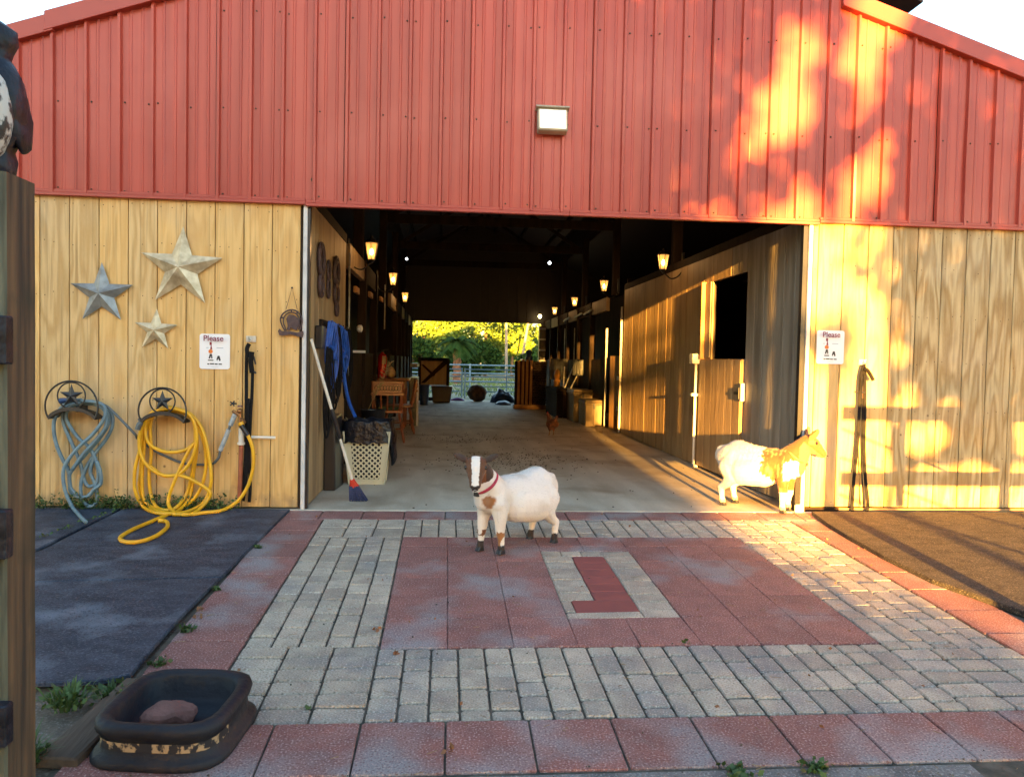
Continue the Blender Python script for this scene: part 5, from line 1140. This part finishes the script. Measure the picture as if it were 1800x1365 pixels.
# =================================================================== GOATS
def make_goat(loc, heading, label, headyaw, headpitch, coat_fn, neck, legs, collar_mat, scale=1.0, horns=False, extra=None, belly=1.0, ears=('side', 'side'), hw=1.15, hl=1.0):
    t = thing('goat', label, 'goat', (0, 0, 0))
    mb = MB(); bw = belly
    chain(mb, [((.20, 0, .355), .108), ((.10, 0, .35), .125), ((-.02, 0, .33), .150*bw), ((-.13, 0, .335), .148*bw), ((-.23, 0, .365), .120), ((-.28, 0, .375), .085)], 16, .25)
    chain(mb, [((.15, 0, .42), .055), ((.19, 0, .44), .050)], 12, .3)
    chain(mb, [((.05, 0, .365), .105), ((-.08, 0, .375), .11), ((-.19, 0, .408), .104)], 14, .3)
    for s_ in (-1, 1): chain(mb, [((-.20, s_*.07, .40), .05), ((-.215, s_*.085, .34), .07)], 10, .3); chain(mb, [((.19, s_*.06, .40), .045), ((.21, s_*.075, .32), .055)], 10, .3)
    for s_ in (-1, 1): chain(mb, [((.03, s_*.045*bw, .30), .125), ((-.12, s_*.05*bw, .29), .130*bw)], 14, .3)
    chain(mb, [((-.27, 0, .42), .055), ((-.335, 0, .43), .028), ((-.362, 0, .39), .018), ((-.366, 0, .355), .012)], 8, .3)     # tail
    nb, pollp = neck
    pollp = Vector(pollp)
    chain(mb, [((.20, 0, .385), .105), ((Vector((.20, 0, .385)).lerp(pollp, .5)), .074), (tuple(pollp+Vector((-.01, 0, -.01))), .054)], 14, .25)
    chain(mb, [((.26, 0, .34), .07), ((Vector((.26, 0, .34)).lerp(pollp, .6)), .055)], 12, .3)
    for k, (s_, fx) in enumerate(legs['front']):
        chain(mb, [((.19, s_*.065, .30), .062), ((.195+fx*.3, s_*.072, .21), .040), ((.20+fx*.5, s_*.072, .135), .030), ((.197+fx*.7, s_*.072, .125), .027)], 12, .3)
        chain(mb, [((.198+fx*.6, s_*.072, .13), .028), ((.195+fx*.9, s_*.072, .065), .0205), ((.198+fx, s_*.072, .035), .025)], 10, .3)
    for k, (s_, fx) in enumerate(legs['hind']):
        chain(mb, [((-.225, s_*.075, .31), .082), ((-.19+fx*.3, s_*.088, .235), .060), ((-.235+fx*.5, s_*.086, .175), .036), ((-.275+fx*.7, s_*.084, .145), .025)], 12, .3)
        chain(mb, [((-.275+fx*.7, s_*.084, .145), .028), ((-.265+fx*.9, s_*.084, .065), .0205), ((-.258+fx, s_*.084, .035), .025)], 10, .3)
    # head in its own frame: +x along the face to the nose, z out of the forehead
    HM = Matrix.Translation(pollp) @ Matrix.Rotation(headyaw, 4, 'Z') @ Matrix.Rotation(headpitch, 4, 'Y')
    def hp(x, y, z): return tuple(HM @ Vector((x, y, z)))
    hc_ = []
    def he(c, r_): mb.ell((0, 0, 0), 1, None, 14, 10, HM @ Matrix.Translation((c[0]*1.05*hl, c[1]*hw, c[2])) @ Matrix.Diagonal((r_[0]*1.08*hl, r_[1]*hw, r_[2]*1.12, 1)))
    he((.01, 0, .0), (.058, .050, .052)); he((.045, 0, -.002), (.058, .046, .050)); he((.085, 0, -.006), (.052, .037, .042)); he((.125, 0, -.010), (.042, .030, .034)); he((.155, 0, -.012), (.030, .027, .028)); he((.06, 0, -.03), (.06, .034, .03)); he((.12, 0, -.03), (.045, .024, .016)); he((.168, 0, -.010), (.014, .020, .018))
    for s_ in (-1, 1): he((.035, s_*.034, .012), (.026, .016, .018))
    for s_, ea in zip((-1, 1), ears):
        er = {'side': Euler((R(0), R(-14), R(84*s_))), 'up': Euler((0, R(-50), R(100*s_))), 'horiz': Euler((0, R(-44), R(84*s_))), 'fwd': Euler((0, R(-28), R(60*s_)))}[ea]
        EM = HM @ Matrix.Translation((-.012, s_*.040*hw, .014)) @ er.to_matrix().to_4x4()
        for q in range(9):
            u = q/8; mb.ell((0, 0, 0), 1, None, 10, 7, EM @ Matrix.Translation((.012+.085*u, 0, 0)) @ Matrix.Diagonal((.018, .010+.019*math.sin(math.pi*(.18+.72*u)), .010, 1)))
    if extra: extra(mb, hp)
    me = build_remesh(mb, .0055, 7, .5)
    # coat colours
    ca = me.color_attributes.new('coat', 'FLOAT_COLOR', 'POINT'); HI = HM.inverted()
    for i, v in enumerate(me.vertices):
        ca.data[i].color = (*coat_fn(v.co, HI @ v.co), 1)
    me.materials.append(MATS['fur']); o = bpy.data.objects.new('body', me); C.objects.link(o); o.parent = t
    fr = random.Random(3); me.calc_loop_triangles(); tl = me.loop_triangles; wts = [q.area for q in tl]; V_ = me.vertices; A_ = ca.data; fv, ff, fc = [], [], []
    for q in fr.choices(range(len(tl)), wts, k=15000):
        tr = tl[q]; a_, b_, c_ = fr.random(), fr.random(), fr.random(); s__ = a_+b_+c_; i0, i1, i2 = tr.vertices
        p = (V_[i0].co*a_+V_[i1].co*b_+V_[i2].co*c_)/s__; nn = tr.normal
        inh = (HI @ p).x > -.05 and p.x > .24
        L_ = fr.uniform(.009, .018)*(.5 if inh or p.z < .2 else 1.0); fl = Vector((-.6, 0, -.75)); fl = fl-nn*fl.dot(nn)
        d_ = (nn*.30+fl*.9+Vector((fr.uniform(-.25, .25), fr.uniform(-.25, .25), fr.uniform(-.25, .25)))).normalized(); w_ = d_.cross(nn)
        if w_.length < 1e-4: continue
        w_ = w_.normalized()*.0013; p = p-nn*.002; o_ = len(fv); fv += [tuple(p-w_), tuple(p+w_), tuple(p+d_*L_)]; ff.append((o_, o_+1, o_+2)); cc_ = A_[i0].color; g_ = fr.uniform(.66, 1.08); fc += [tuple(min(1, x_*g_) for x_ in cc_[:3])+(1,)]*3
    fm = bpy.data.meshes.new('fur'); fm.from_pydata(fv, [], ff); fa = fm.color_attributes.new('coat', 'FLOAT_COLOR', 'POINT')
    for i, c_ in enumerate(fc): fa.data[i].color = c_
    fm.materials.append(MATS['fur']); fo = bpy.data.objects.new('fur', fm); C.objects.link(fo); fo.parent = t; fo['kind'] = 'stuff'
    def child(mb_, name, matn, **k_): q = mb_.obj(name, matn, **k_); q.parent = t; return q
    for s_ in (-1, 1):
        m_ = MB(); m_.ell(hp(.042, s_*.045*hw, .018), .0115, None, 10, 8); child(m_, 'eye', 'eye', smooth=True)
        if horns: m_ = MB(); m_.tube(cr_spline([hp(-.0, s_*.018, .045), hp(-.02, s_*.022, .075), hp(-.05, s_*.03, .095)], 4), [.012, .011, .010, .009, .008, .007, .006, .005, .003], 8); child(m_, 'horn', 'cream', smooth=True)
    m_ = MB()
    for s_ in (-1, 1): m_.ell(hp(.177, s_*.010, -.004), (.0045, .0045, .0045), None, 8, 6)
    m_.tube([hp(.172, -.018, -.022), hp(.180, 0, -.024), hp(.172, .018, -.022)], .0028, 5); child(m_, 'nostrils_and_mouth', 'eye', smooth=True)
    for k, (s_, fx) in enumerate(legs['front']+legs['hind']):
        x_ = (.198+fx) if k < 2 else (-.258+fx); y_ = s_*(.072 if k < 2 else .084)
        m_ = MB()
        for q in (-1, 1):
            m_.add([(x_-.018, y_+q*.012-.0105, 0), (x_+.030, y_+q*.011-.010, 0), (x_+.030, y_+q*.011+.009, 0), (x_-.018, y_+q*.012+.0105, 0), (x_-.014, y_+q*.010-.010, .036), (x_+.014, y_+q*.010-.009, .034), (x_+.014, y_+q*.010+.009, .034), (x_-.014, y_+q*.010+.010, .036)], [(0, 3, 2, 1), (4, 5, 6, 7), (0, 1, 5, 4), (1, 2, 6, 5), (2, 3, 7, 6), (3, 0, 4, 7)])
        child(m_, 'hoof', 'black_plastic', bevel=.004, seg=2)
    # collar round the neck
    a = Vector((.20, 0, .385)); ax = (pollp-a).normalized(); cc = a.lerp(pollp, .40)+Vector((.006, 0, -.012)); side = ax.cross(Vector((0, 1, 0))).normalized()
    m_ = MB(); pts_ = [cc+Vector((0, 1, 0))*(.084*math.cos(R(k*15)))+side*(.088*math.sin(R(k*15))) for k in range(24)]; m_.tube(pts_, .009, 6, closed=True); child(m_, 'collar', collar_mat, smooth=True)
    low = min(pts_, key=lambda p: p.z); m_ = MB(); m_.box(low.x-.01, low.x+.014, low.y-.020, low.y+.020, low.z-.022, low.z+.006); child(m_, 'buckle', 'black_metal', bevel=.004)
    t.location = loc; t.rotation_euler = (0, 0, heading); t.scale = (scale,)*3
    return t
WH = (.70, .66, .61); BR = (.20, .075, .025); DK = (.028, .018, .014); TAN = (.46, .21, .07)
def sm(x, a, b_): t_ = min(1, max(0, (x-a)/(b_-a))); return t_*t_*(3-2*t_)
def mixc(a, b_, t_): return tuple(a[i]*(1-t_)+b_[i]*t_ for i in range(3))
def coat1(p, h):
    n_ = .014*N2(p.x*26, p.y*26, p.z*26)+.008*N2(p.x*70, p.y*70, p.z*70)
    c = mixc(WH, (.70, .62, .52), sm(.27-p.z, 0, .12)*.5)
    inhead = h.x > -.055+n_ and abs(h.y) < .25 and h.z > -.08 and (h.x > -.02 or abs(h.y) > .035 or h.z > -.01) and p.x > .2
    if inhead:
        c = mixc(BR, DK, .55 if h.z > -.01 else .15)
        blaze = .026-.004*sm(h.x, .05, .1)+n_*.22
        if h.z > -.005 and abs(h.y) < blaze and -.03 < h.x < .175: c = WH
        if h.x > .10 and h.z < -.018: c = BR
        if h.x > .158 and -.020 < h.z < .010: c = DK
        if abs(h.y) > .062: c = mixc(DK, BR, .12)
        if h.x < -.02 and abs(h.y) < .04 and h.z > 0: c = mixc(DK, BR, .5)
    else: c = mixc(c, mixc(BR, TAN, .3), sm(.044+n_-(p-Vector((.285, .070, .335))).length, -.008, .012)); c = mixc(c, (.50, .42, .33), .45*sm(N2(p.x*9+3, p.y*9, p.z*9), .05, .6))
    if p.z < .15 and p.x > .12:
        k = N2(p.x*18, p.y*30, p.z*16)
        if p.z < .062+n_: c = DK
        elif p.y > 0 and p.z < .14+n_ and k > -.15: c = mixc(BR, TAN, .45)
        elif p.y < 0 and .10+n_ < p.z < .14 and k > -.1: c = mixc(BR, DK, .3)
    if p.z < .068+n_ and p.x < 0: c = DK
    return c
def coat2(p, h):
    n_ = .018*N2(p.x*20, p.y*20, p.z*12)+.020*N2(p.x*75, p.y*75, p.z*30)
    c = (.60, .55, .47)
    if p.x > .045+n_*1.5+.12*sm(.33-p.z, 0, .15) and p.z > .16 and p.x < .25: c = mixc(mixc((.15, .052, .014), (.07, .022, .007), .2+.6*sm(p.z, .32, .46)), (.32, .17, .07), .75*sm(N2(p.x*55, p.y*55, p.z*14), .0, .45))
    if p.x >= .21 and p.z > .25:
        c = (.11, .038, .011) if p.z > .39+n_ else WH
    if h.x > -.03 and p.x > .3:
        c = (.14, .050, .015)
        if h.z > .0 and abs(h.y) < .014 and h.x > .02: c = WH
        if h.z > .012 and .016 < abs(h.y) < .028 and h.x < .08: c = mixc(BR, DK, .4)
        if h.z < -.03: c = (.24, .12, .05)
        if abs(h.y) > .055: c = (.22, .11, .045)
        if h.x > .165: c = (.30, .15, .09)
    if p.z < .05 and p.z > 0: c = mixc(TAN, WH, .2)
    return c
f1 = Vector((.30, -1.085)); h1 = Vector((.655, -.806))
head_ang = math.atan2(f1.y-h1.y, f1.x-h1.x); mid = (f1+h1)/2
# canonical feet: front x .20, hind -.26 -> midpoint -.03
c_, s_ = math.cos(head_ang), math.sin(head_ang)
def gl(mid, ang, sc): return Vector((mid.x+.03*math.cos(ang)*sc, mid.y+.03*math.sin(ang)*sc))
g1 = gl(Vector((.47, -.96)), head_ang, .98)
make_goat((g1.x, g1.y, rz(g1.y)-.001), head_ang, 'white goat with a brown-masked face standing on the pavers facing the camera', R(47), R(52), coat1, (None, (.378, .050, .582)),
          {'front': [(-1, .03), (1, -.02)], 'hind': [(-1, .03), (1, -.03)]}, 'collar_red', .98, belly=1.0, ears=('horiz', 'horiz'), hw=1.34, hl=.90)
HA2 = R(-44)
g2 = gl(Vector((2.495, .135)), HA2, 1.04)
make_goat((g2.x, g2.y, 0), HA2, 'sunlit white and tan goat in the right corner with its head past the jamb', R(34), R(36), coat2, (None, (.335, .03, .545)),
          {'front': [(-1, .0), (1, -.01)], 'hind': [(-1, -.01), (1, .02)]}, 'collar_orange', 1.04, belly=.92, ears=('up', 'up'), hl=.88, hw=1.2)
# =================================================================== PLANTS AND SMALL DEBRIS
def leaf_quad(mb, c, size, rnd=random, droop=0):
    d = Vector((rnd.uniform(-1, 1), rnd.uniform(-1, 1), rnd.uniform(-1, 1)-droop)).normalized(); e = d.orthogonal().normalized()
    e = (Matrix.Rotation(rnd.uniform(0, 6.28), 3, d) @ e)*size*.42; d = d*size*.62
    c = Vector(c); o = len(mb.v); mb.v += [tuple(c-d), tuple(c+e), tuple(c+d), tuple(c-e)]; mb.f.append((o, o+1, o+2, o+3)); mb.mi.append(0)
# weeds along the foot of the wood wall
mb = MB()
for k in range(150):
    x = random.choice((random.uniform(-2.95, -1.45), random.uniform(-2.4, -1.55), random.uniform(-2.9, -2.3))); y = random.uniform(-.11, -.02); h = random.uniform(.03, .11)*(1.4 if random.random() < .12 else 1)
    x2 = x+random.uniform(-.03, .03); mb.tube([(x, y, rz(y)), (x2, y-.01, h)], .0016, 3)
    for q in range(int(4+h*60)): leaf_quad(mb, (x+(x2-x)*q/8+random.uniform(-.028, .028), y+random.uniform(-.03, .02), .015+h*random.random()), random.uniform(.012, .026))
tag(mb.obj('wall_weeds', 'leaf_weed'), kind='stuff')
def clump(cx, cy, n, h, spread, label, dry=False, name='weed_clump'):
    z0 = rz(cy); t = MB()
    for k in range(n):
        a = random.uniform(0, 6.28); r_ = spread*math.sqrt(random.random()); b_ = Vector((cx+r_*math.cos(a)*.5, cy+r_*math.sin(a)*.5, z0-.003)); L_ = h*random.uniform(.5, 1.1)
        e_ = b_+Vector((math.cos(a)*L_*random.uniform(.2, .9), math.sin(a)*L_*random.uniform(.2, .9), L_*random.uniform(.35, .9))); m_ = b_.lerp(e_, .5)+Vector((0, 0, L_*.2)); w_ = Vector((-math.sin(a), math.cos(a), 0))*random.uniform(.002, .0045)
        o = len(t.v); t.v += [tuple(b_-w_), tuple(b_+w_), tuple(m_+w_), tuple(m_-w_), tuple(e_)]; t.f += [(o, o+1, o+2, o+3), (o+3, o+2, o+4)]; t.mi += [0, 0]
    for k in range(n//2): a = random.uniform(0, 6.28); r_ = spread*random.random(); leaf_quad(t, (cx+r_*math.cos(a), cy+r_*math.sin(a), z0+random.uniform(.005, h*.5)), random.uniform(.012, .03))
    root_obj(t.obj(name, 'leaf_dry' if dry else 'leaf_weed', off=(cx, cy, z0)), label, 'weeds', 'weed tufts on the ground')
clump(-1.34, -2.95, 120, .10, .12, 'largest weed tuft, behind the old plank near the mat edge')
clump(-1.22, -2.88, 70, .06, .10, 'low weed tuft between the mat corner and the plank')
clump(-1.29, -3.33, 110, .12, .07, 'bright grass tuft at the foot of the left post')
clump(-1.14, -2.28, 40, .05, .05, 'small weed tuft in the joint beside the large black mat')
clump(-1.17, -1.75, 22, .03, .03, 'tiny weed tuft where two black mats meet at the pavers')
clump(-1.13, -1.0, 22, .03, .04, 'tiny weed tuft beside the mat under the yellow hose')
clump(-1.14, -2.62, 30, .035, .05, 'weed tuft by the red border behind the feed pan')
clump(1.10, -2.47, 5, .025, .02, 'single green sprig in the joint below the letter panel')
clump(.95, -3.47, 60, .022, .07, 'mossy tuft at the front edge of the pavers, middle of the bottom edge', name='moss_tuft')
clump(1.22, -3.45, 60, .02, .06, 'mossy tuft at the front edge of the pavers, right of the middle one', name='moss_tuft')
clump(-.48, -3.0, 5, .010, .02, 'tiny moss tuft at the corner of the front pavers', name='moss_tuft')
# weeds in the seam of the mats
mb = MB()
for k in range(160):
    t_ = random.random(); x = -2.33-.33*t_+random.uniform(-.02, .02); y = -.1-1.5*t_; leaf_quad(mb, (x, y, rz(y)+random.uniform(.012, .035)), random.uniform(.01, .022))
tag(mb.obj('seam_weeds', 'leaf_weed'), kind='stuff')
# leaves, crumbs and straw
mb = MB()
for k in range(70):
    x, y = random.uniform(-1.15, 3), random.uniform(-3.6, -.1); leaf_quad(mb, (x, y, rz(y)+.006), random.uniform(.008, .02))
for (x, y) in ((-1.16, -2.02), (-1.14, -2.12), (-.19, -2.56), (-.30, -2.3), (.02, -3.3)):
    for q in range(5): leaf_quad(mb, (x+random.uniform(-.02, .02), y+random.uniform(-.02, .02), rz(y)+.008), .022)
tag(mb.obj('dry_leaves', 'leaf_dry'), kind='stuff')
mb = MB()
for k in range(620):
    if k < 330: x, y = random.gauss(.75, .45), random.gauss(2.9, .55)
    elif k < 480: x, y = random.gauss(.3, .5), random.gauss(5.4, .4)
    else: x, y = random.uniform(-1, 2.8), random.uniform(.05, 14)
    if y > .05: mb.ell((x, y, .003), (random.uniform(.003, .010), random.uniform(.003, .009), .004), None, 5, 4)
tag(mb.obj('floor_crumbs', 'dark_wood'), kind='stuff')
mb = MB()
for k in range(340):
    x, y = random.uniform(-1.15, 3), random.uniform(-3.9, -.1)
    if random.random() < .7: y = random.uniform(-3.9, -3.4)
    s_ = random.uniform(.0012, .0035); mb.ell((x, y, rz(y)+.004), (s_*1.5, s_, s_), None, 5, 4)
tag(mb.obj('grit', 'joint_sand'), kind='stuff')
mb = MB()
for k in range(420):
    y = random.uniform(-3.95, -3.42) if k < 200 else random.uniform(-3.4, -.1); x = random.uniform(-1.2, 2.6); a = random.uniform(0, 6.28); L_ = random.uniform(.01, .05); mb.tube([(x, y, rz(y)+.006), (x+L_*math.cos(a), y+L_*math.sin(a)*.6, rz(y)+.01)], .001, 3)
tag(mb.obj('straw', 'hay'), kind='stuff')

# =================================================================== BEYOND THE FAR OPENING
pf = thing('pipe_fence', 'blue-grey pipe corral fence and gate beyond the far opening', 'fence', (.7, 20, -.12))
for z in (.10, .27, .42, .60, .84):
    for (a, b_) in ((-3.2, .50), (.64, 5.0)):
        mb = MB(); mb.tube([(a, 20, z), (b_, 20, z)], .020, 6); mb.obj('rail', 'pipe_fence', pf)
for x in (-3.2, -1.4, .52, .62, 2.02, 3.6, 5.0): mb = MB(); mb.tube([(x, 20, -.12), (x, 20, .88)], .026, 6); mb.obj('upright', 'pipe_fence', pf)
pf2 = thing('pipe_fence', 'paler second corral fence standing farther back in the field', 'fence', (2, 27, -.12))
for z in (.25, .6, .95): mb = MB(); mb.tube([(-5, 27, z), (9, 27, z)], .03, 6); mb.obj('rail', 'pipe_fence', pf2)
for k in range(8): mb = MB(); mb.tube([(-5+2*k, 27, -.12), (-5+2*k, 27, 1.0)], .04, 6); mb.obj('upright', 'pipe_fence', pf2)
def crown(mb, c, r, n, size, seedk=0):
    for k in range(n):
        while True:
            p = Vector((random.uniform(-1, 1), random.uniform(-1, 1), random.uniform(-1, 1)))
            if p.length < 1: break
        if p.length < .45 and random.random() < .7: continue
        q = Vector((c[0]+p.x*r[0], c[1]+p.y*r[1], c[2]+p.z*r[2]))
        if N2(q.x*.9+seedk, q.y*.9, q.z*.9) < -.12: continue
        leaf_quad(mb, q, random.uniform(.6, 1.2)*size)
def tree(x, y, h, cr_, label, bark='bark', leaf='leaf_far', n=5000, size=.24, name='tree', low=.3, r0=.16):
    t = thing(name, label, 'tree', (x, y, -.12), 'trees beyond the far opening')
    mb = MB(); tp = [(x, y, -.15), (x+.1*N2(x, 1), y, h*.3), (x+.3*N2(x, 2), y, h*.6), (x+.4*N2(x, 3), y, h*.9)]; s_ = cr_spline(tp, 4); mb.tube(s_, [r0*(1-.8*i/(len(s_)-1)) for i in range(len(s_))], 8)
    for k in range(5): a = random.uniform(0, 6.28); z0 = h*random.uniform(.35, .7); mb.tube([(x, y, z0), (x+math.cos(a)*cr_*.35, y+math.sin(a)*cr_*.35, z0+h*.12), (x+math.cos(a)*cr_*.7, y+math.sin(a)*cr_*.7, z0+h*.2)], [r0*.4, r0*.25, r0*.1], 6)
    mb.obj('trunk', bark, t, smooth=True)
    mb = MB(); crown(mb, (x, y, h*(low+1)/2), (cr_, cr_*.8, h*(1-low)/2), n, size, x); crown(mb, (x+cr_*.5*math.sin(x*3), y-.5, h*(low+.25)), (cr_*.7, cr_*.6, h*.22), n//3, size, x+4); mb.obj('crown', leaf, t)
tree(-5.5, 50, 7.5, 3.4, 'broad sunlit tree at the far left of the view through the aisle')
tree(-1.6, 47, 6.5, 2.9, 'golden green tree left of the palm beyond the fence', n=6000)
tree(3.0, 54, 7.0, 3.2, 'golden green tree behind the palm', n=6000)
tree(5.6, 60, 5.4, 2.2, 'lower yellow-green tree to the right of the palm', n=5000)
tree(9.6, 56, 6.2, 2.6, 'green tree at the right edge of the far opening', n=6000, leaf='leaf_far')
tree(13, 52, 8, 3.5, 'tall green tree hidden mostly behind the right stalls', n=3000)
tree(-10.5, 55, 8, 3.6, 'tall green tree hidden mostly behind the left stalls', n=3000)
tree(1.6, 40, 2.4, 1.7, 'dark green bush-like tree under the palm fronds', leaf='leaf_far_dark', n=3500, size=.2, low=.1, name='bush', r0=.06)
tree(-1.9, 38, 2.5, 1.6, 'dark green bush left of the palm', leaf='leaf_far_dark', n=3000, size=.2, low=.1, name='bush', r0=.06)
tree(5.8, 42, 1.9, 1.5, 'dark low bush at the right behind the corral', leaf='leaf_far_dark', n=2500, size=.2, low=.1, name='bush', r0=.06)
for (px, Yy, lab) in ((890, 44, 'slender pale trunk right of centre in the far opening'), (916, 48, 'leaning pale trunk near the right edge of the far opening')):
    p = aty(px, 640, Yy); q = aty(px+(0 if px < 900 else 12), 570, Yy); t = thing('pale_tree', lab, 'tree', (p.x, Yy, -.12), 'trees beyond the far opening')
    mb = MB(); mb.tube([(p.x-(q.x-p.x)*.3, Yy, -.15), tuple(p), tuple(q), (q.x+(q.x-p.x)*.8, Yy, q.z+3)], [.11, .10, .08, .04], 8); mb.obj('trunk', 'bark_pale', t, smooth=True)
    mb = MB(); crown(mb, (q.x, Yy+1, q.z+1.3), (1.6, 1.2, 1.4), 900, .2, px); mb.obj('crown', 'leaf_far', t)
# palm
pl = aty(803, 650, 36); t = thing('palm_tree', 'stout palm with a red-brown trunk beyond the corral', 'tree', (pl.x, 36, -.12), 'trees beyond the far opening')
mb = MB(); n_ = 14; mb.tube([(pl.x+.03*math.sin(k*2), 36, -.15+k*.175) for k in range(n_)], [.20+.03*(k % 2) for k in range(n_)], 10); mb.obj('trunk', 'palm_bark', t)
for k in range(22):
    a = k*2.4; el = random.uniform(-.2, 1.0); mb = MB(); b_ = Vector((pl.x, 36, 2.15)); P = [b_]
    for q in range(1, 7): u = q/6; P.append(b_+Vector((math.cos(a)*1.05*u, math.sin(a)*1.05*u, 1.0*el*u-.8*u*u)))
    mb.tube(P, .02, 4)
    for q in range(1, 7):
        for s_ in (-1, 1):
            for w_ in range(3): c = P[q-1].lerp(P[q], w_/3); d_ = Vector((-math.sin(a)*s_, math.cos(a)*s_, -.5)).normalized()*.42; f_ = (P[q]-P[q-1]).normalized()*.05; o = len(mb.v); mb.v += [tuple(c-f_), tuple(c+f_), tuple(c+d_+f_*3)]; mb.f.append((o, o+1, o+2)); mb.mi.append(0)
    mb.obj('frond', 'leaf_far_dark', t)
mb = MB()
for k in range(5000):
    x, y = random.uniform(-6, 10), random.uniform(21, 48); h = random.uniform(.05, .22); o = len(mb.v); mb.v += [(x, y, -.12), (x+.03, y, -.12), (x+random.uniform(-.1, .1), y, -.12+h)]; mb.f.append((o, o+1, o+2)); mb.mi.append(0)
tag(mb.obj('field_grass', 'leaf_far'), kind='stuff')
# far belt of woods
mb = MB()
for k in range(26000):
    x = random.uniform(-45, 60); y = random.uniform(66, 82); top = 3.8+1.2*N2(x*.12, 2)+.7*N2(x*.6, 5); z = random.uniform(-.1, top); leaf_quad(mb, (x, y, z), random.uniform(.35, .7))
tag(mb.obj('far_woods', 'leaf_far'), kind='stuff')

# =================================================================== BEHIND THE CAMERA: board fence and trees that throw the evening shade
TA, TE = math.tan(SUN_AZ), math.tan(SUN_EL)
k_ = 4.0
bf = thing('board_fence', 'three-board fence standing off to the right before the barn', 'fence', (3.0, -k_, -.2))
def back(X, Z, k=k_): return X-TA*k, Z+TE*k
for zf in (.26, .78, -.27):
    x0, z0 = back(3.11, zf); mb = MB(); mb.box(x0, 6.4, -k_-.012, -k_+.012, z0-.058, z0+.058); mb.obj('board', 'post_brown', bf, bevel=.003)
for X in (3.035, 4.50, 6.0): x0, z0 = back(X, 1.17); mb = MB(); mb.box(x0-.05, x0+.05, -k_+.013, -k_+.10, -.25, z0-(0 if X < 4 else .32)); mb.obj('post', 'post_brown', bf, bevel=.004)
for (a, b_, r_) in (((3.11, .66), (4.3, .20), .009), ((3.11, .43), (3.45, .33), .008), ((3.11, .14), (3.8, -.12), .010), ((3.6, .18), (4.4, -.1), .010)):
    xa, za = back(*a); xb, zb = back(*b_); mb = MB(); mb.tube([(xa, -k_-.03, za), (xb, -k_-.03, zb)], r_, 6); mb.obj('brace_wire', 'galv', bf)
for X in (3.62,): xa, za = back(X, .8); mb = MB(); mb.box(xa-.03, xa+.03, -k_-.03, -k_-.014, .30, 1.0); mb.obj('batten', 'post_brown', bf)

rnd = random.Random(11)
def opac(X, Z):
    """how much of the sun the trees behind the camera take away, at facade position X, Z"""
    edge = 2.60+.30*math.sin(Z*1.7+.4)-.15*sm(Z, 2.0, 3.6)+.22*N2(X*.8, Z*1.3, 3)
    if 1.0 < Z < 2.3: edge -= .15
    if Z <= 1.0: edge = 2.30
    if Z < .6: edge = 2.02+.5*max(Z, 0)+1.1*sm(-Z, .10, .38)
    left = 1-sm(X, edge-.55, edge+.25)
    rr = 3.66-.05*Z+.12*N2(1, Z*2.2)
    low = (1.02 if X < 3.7 else .80)+.12*N2(X*1.5, 8)
    right = sm(X, rr-.25, rr+.2)*sm(Z, low-.18, low+.12)
    if Z > 2.2: right = sm(X, 3.15+.25*N2(2, Z*2)+.30*(Z-2.2), 3.75+.30*(Z-2.2))*.93
    gap = 0
    if X > edge-.5 and Z > 1.0:
        v = N2(X*2.6+7, Z*1.9+2)+.55*N2(X*6, Z*4, 7); gap = .95*sm(v, .02 if Z < 2.2 else (-.02 if Z > 3 and X < 3.3 else -.22), .25 if Z < 2.2 else (.25 if Z > 3 and X < 3.3 else .10))
    if 1.0 < Z < 2.3 and X < 3.5: gap *= .35
    if .34 < Z < .72 and X > 3.55: gap = max(gap, .92*sm(N2(X*2.2+4, Z*3, 1), -.2, .12))
    gap = max(gap, .95*(1-sm(math.hypot((X-3.02)/.22, (Z-1.32)/.26), .6, 1.1)))
    return max(left, right, gap)
K0, K1 = 17.0, 27.0
trees = [(-9.0, 'wide leafy tree at the far left behind the camera'), (-5.5, 'second leafy tree from the left behind the camera'), (-2.2, 'leafy tree behind the camera, straight behind the opening line'), (.4, 'dense leafy tree behind the camera shading the apron'), (2.6, 'thin-leaved tree behind the camera that lets the evening sun through'), (5.4, 'leafy tree behind the camera on the right'), (8.6, 'leafy tree behind the camera at the far right')]
mbs = [MB() for _ in trees]
def addleaf(X, Z, sz):
    k = rnd.uniform(K0, K1); x, z = back(X, Z, k); i = min(range(len(trees)), key=lambda q: abs(trees[q][0]-x)); leaf_quad(mbs[i], (x, -k, z), sz, rnd)
n_ok = 0
for q in range(110000):
    X = rnd.uniform(-11, 11); Z = rnd.uniform(-.9, 5.3+.5*math.sin(X*1.3)); o_ = opac(X, Z)
    if X < 1.3: 
        if rnd.random() < .42: addleaf(X, Z, rnd.uniform(.26, .42))
    elif rnd.random() < o_**1.15*.80: addleaf(X, Z, rnd.uniform(.12, .24))
for i, (x, lab) in enumerate(trees):
    t = thing('shade_tree', lab, 'tree', (x, -18, -.5), 'trees behind the camera'); mbs[i].obj('crown', 'leaf_dark', t)
    mb = MB(); mb.tube([(x, -18, -.6), (x+.1, -18, 1.5), (x-.05, -18.1, 3.2), (x+.1, -18, 5.2)], [.16, .13, .1, .04] if x != 2.6 else [.07, .06, .05, .03], 8)
    if x != 2.6:
        for a in range(5): an = a*1.3; mb.tube([(x, -18, 1.6+a*.5), (x+math.cos(an)*.9, -18+math.sin(an), 2.4+a*.5)], [.06, .02], 6)
    mb.obj('trunk', 'bark', t, smooth=True)
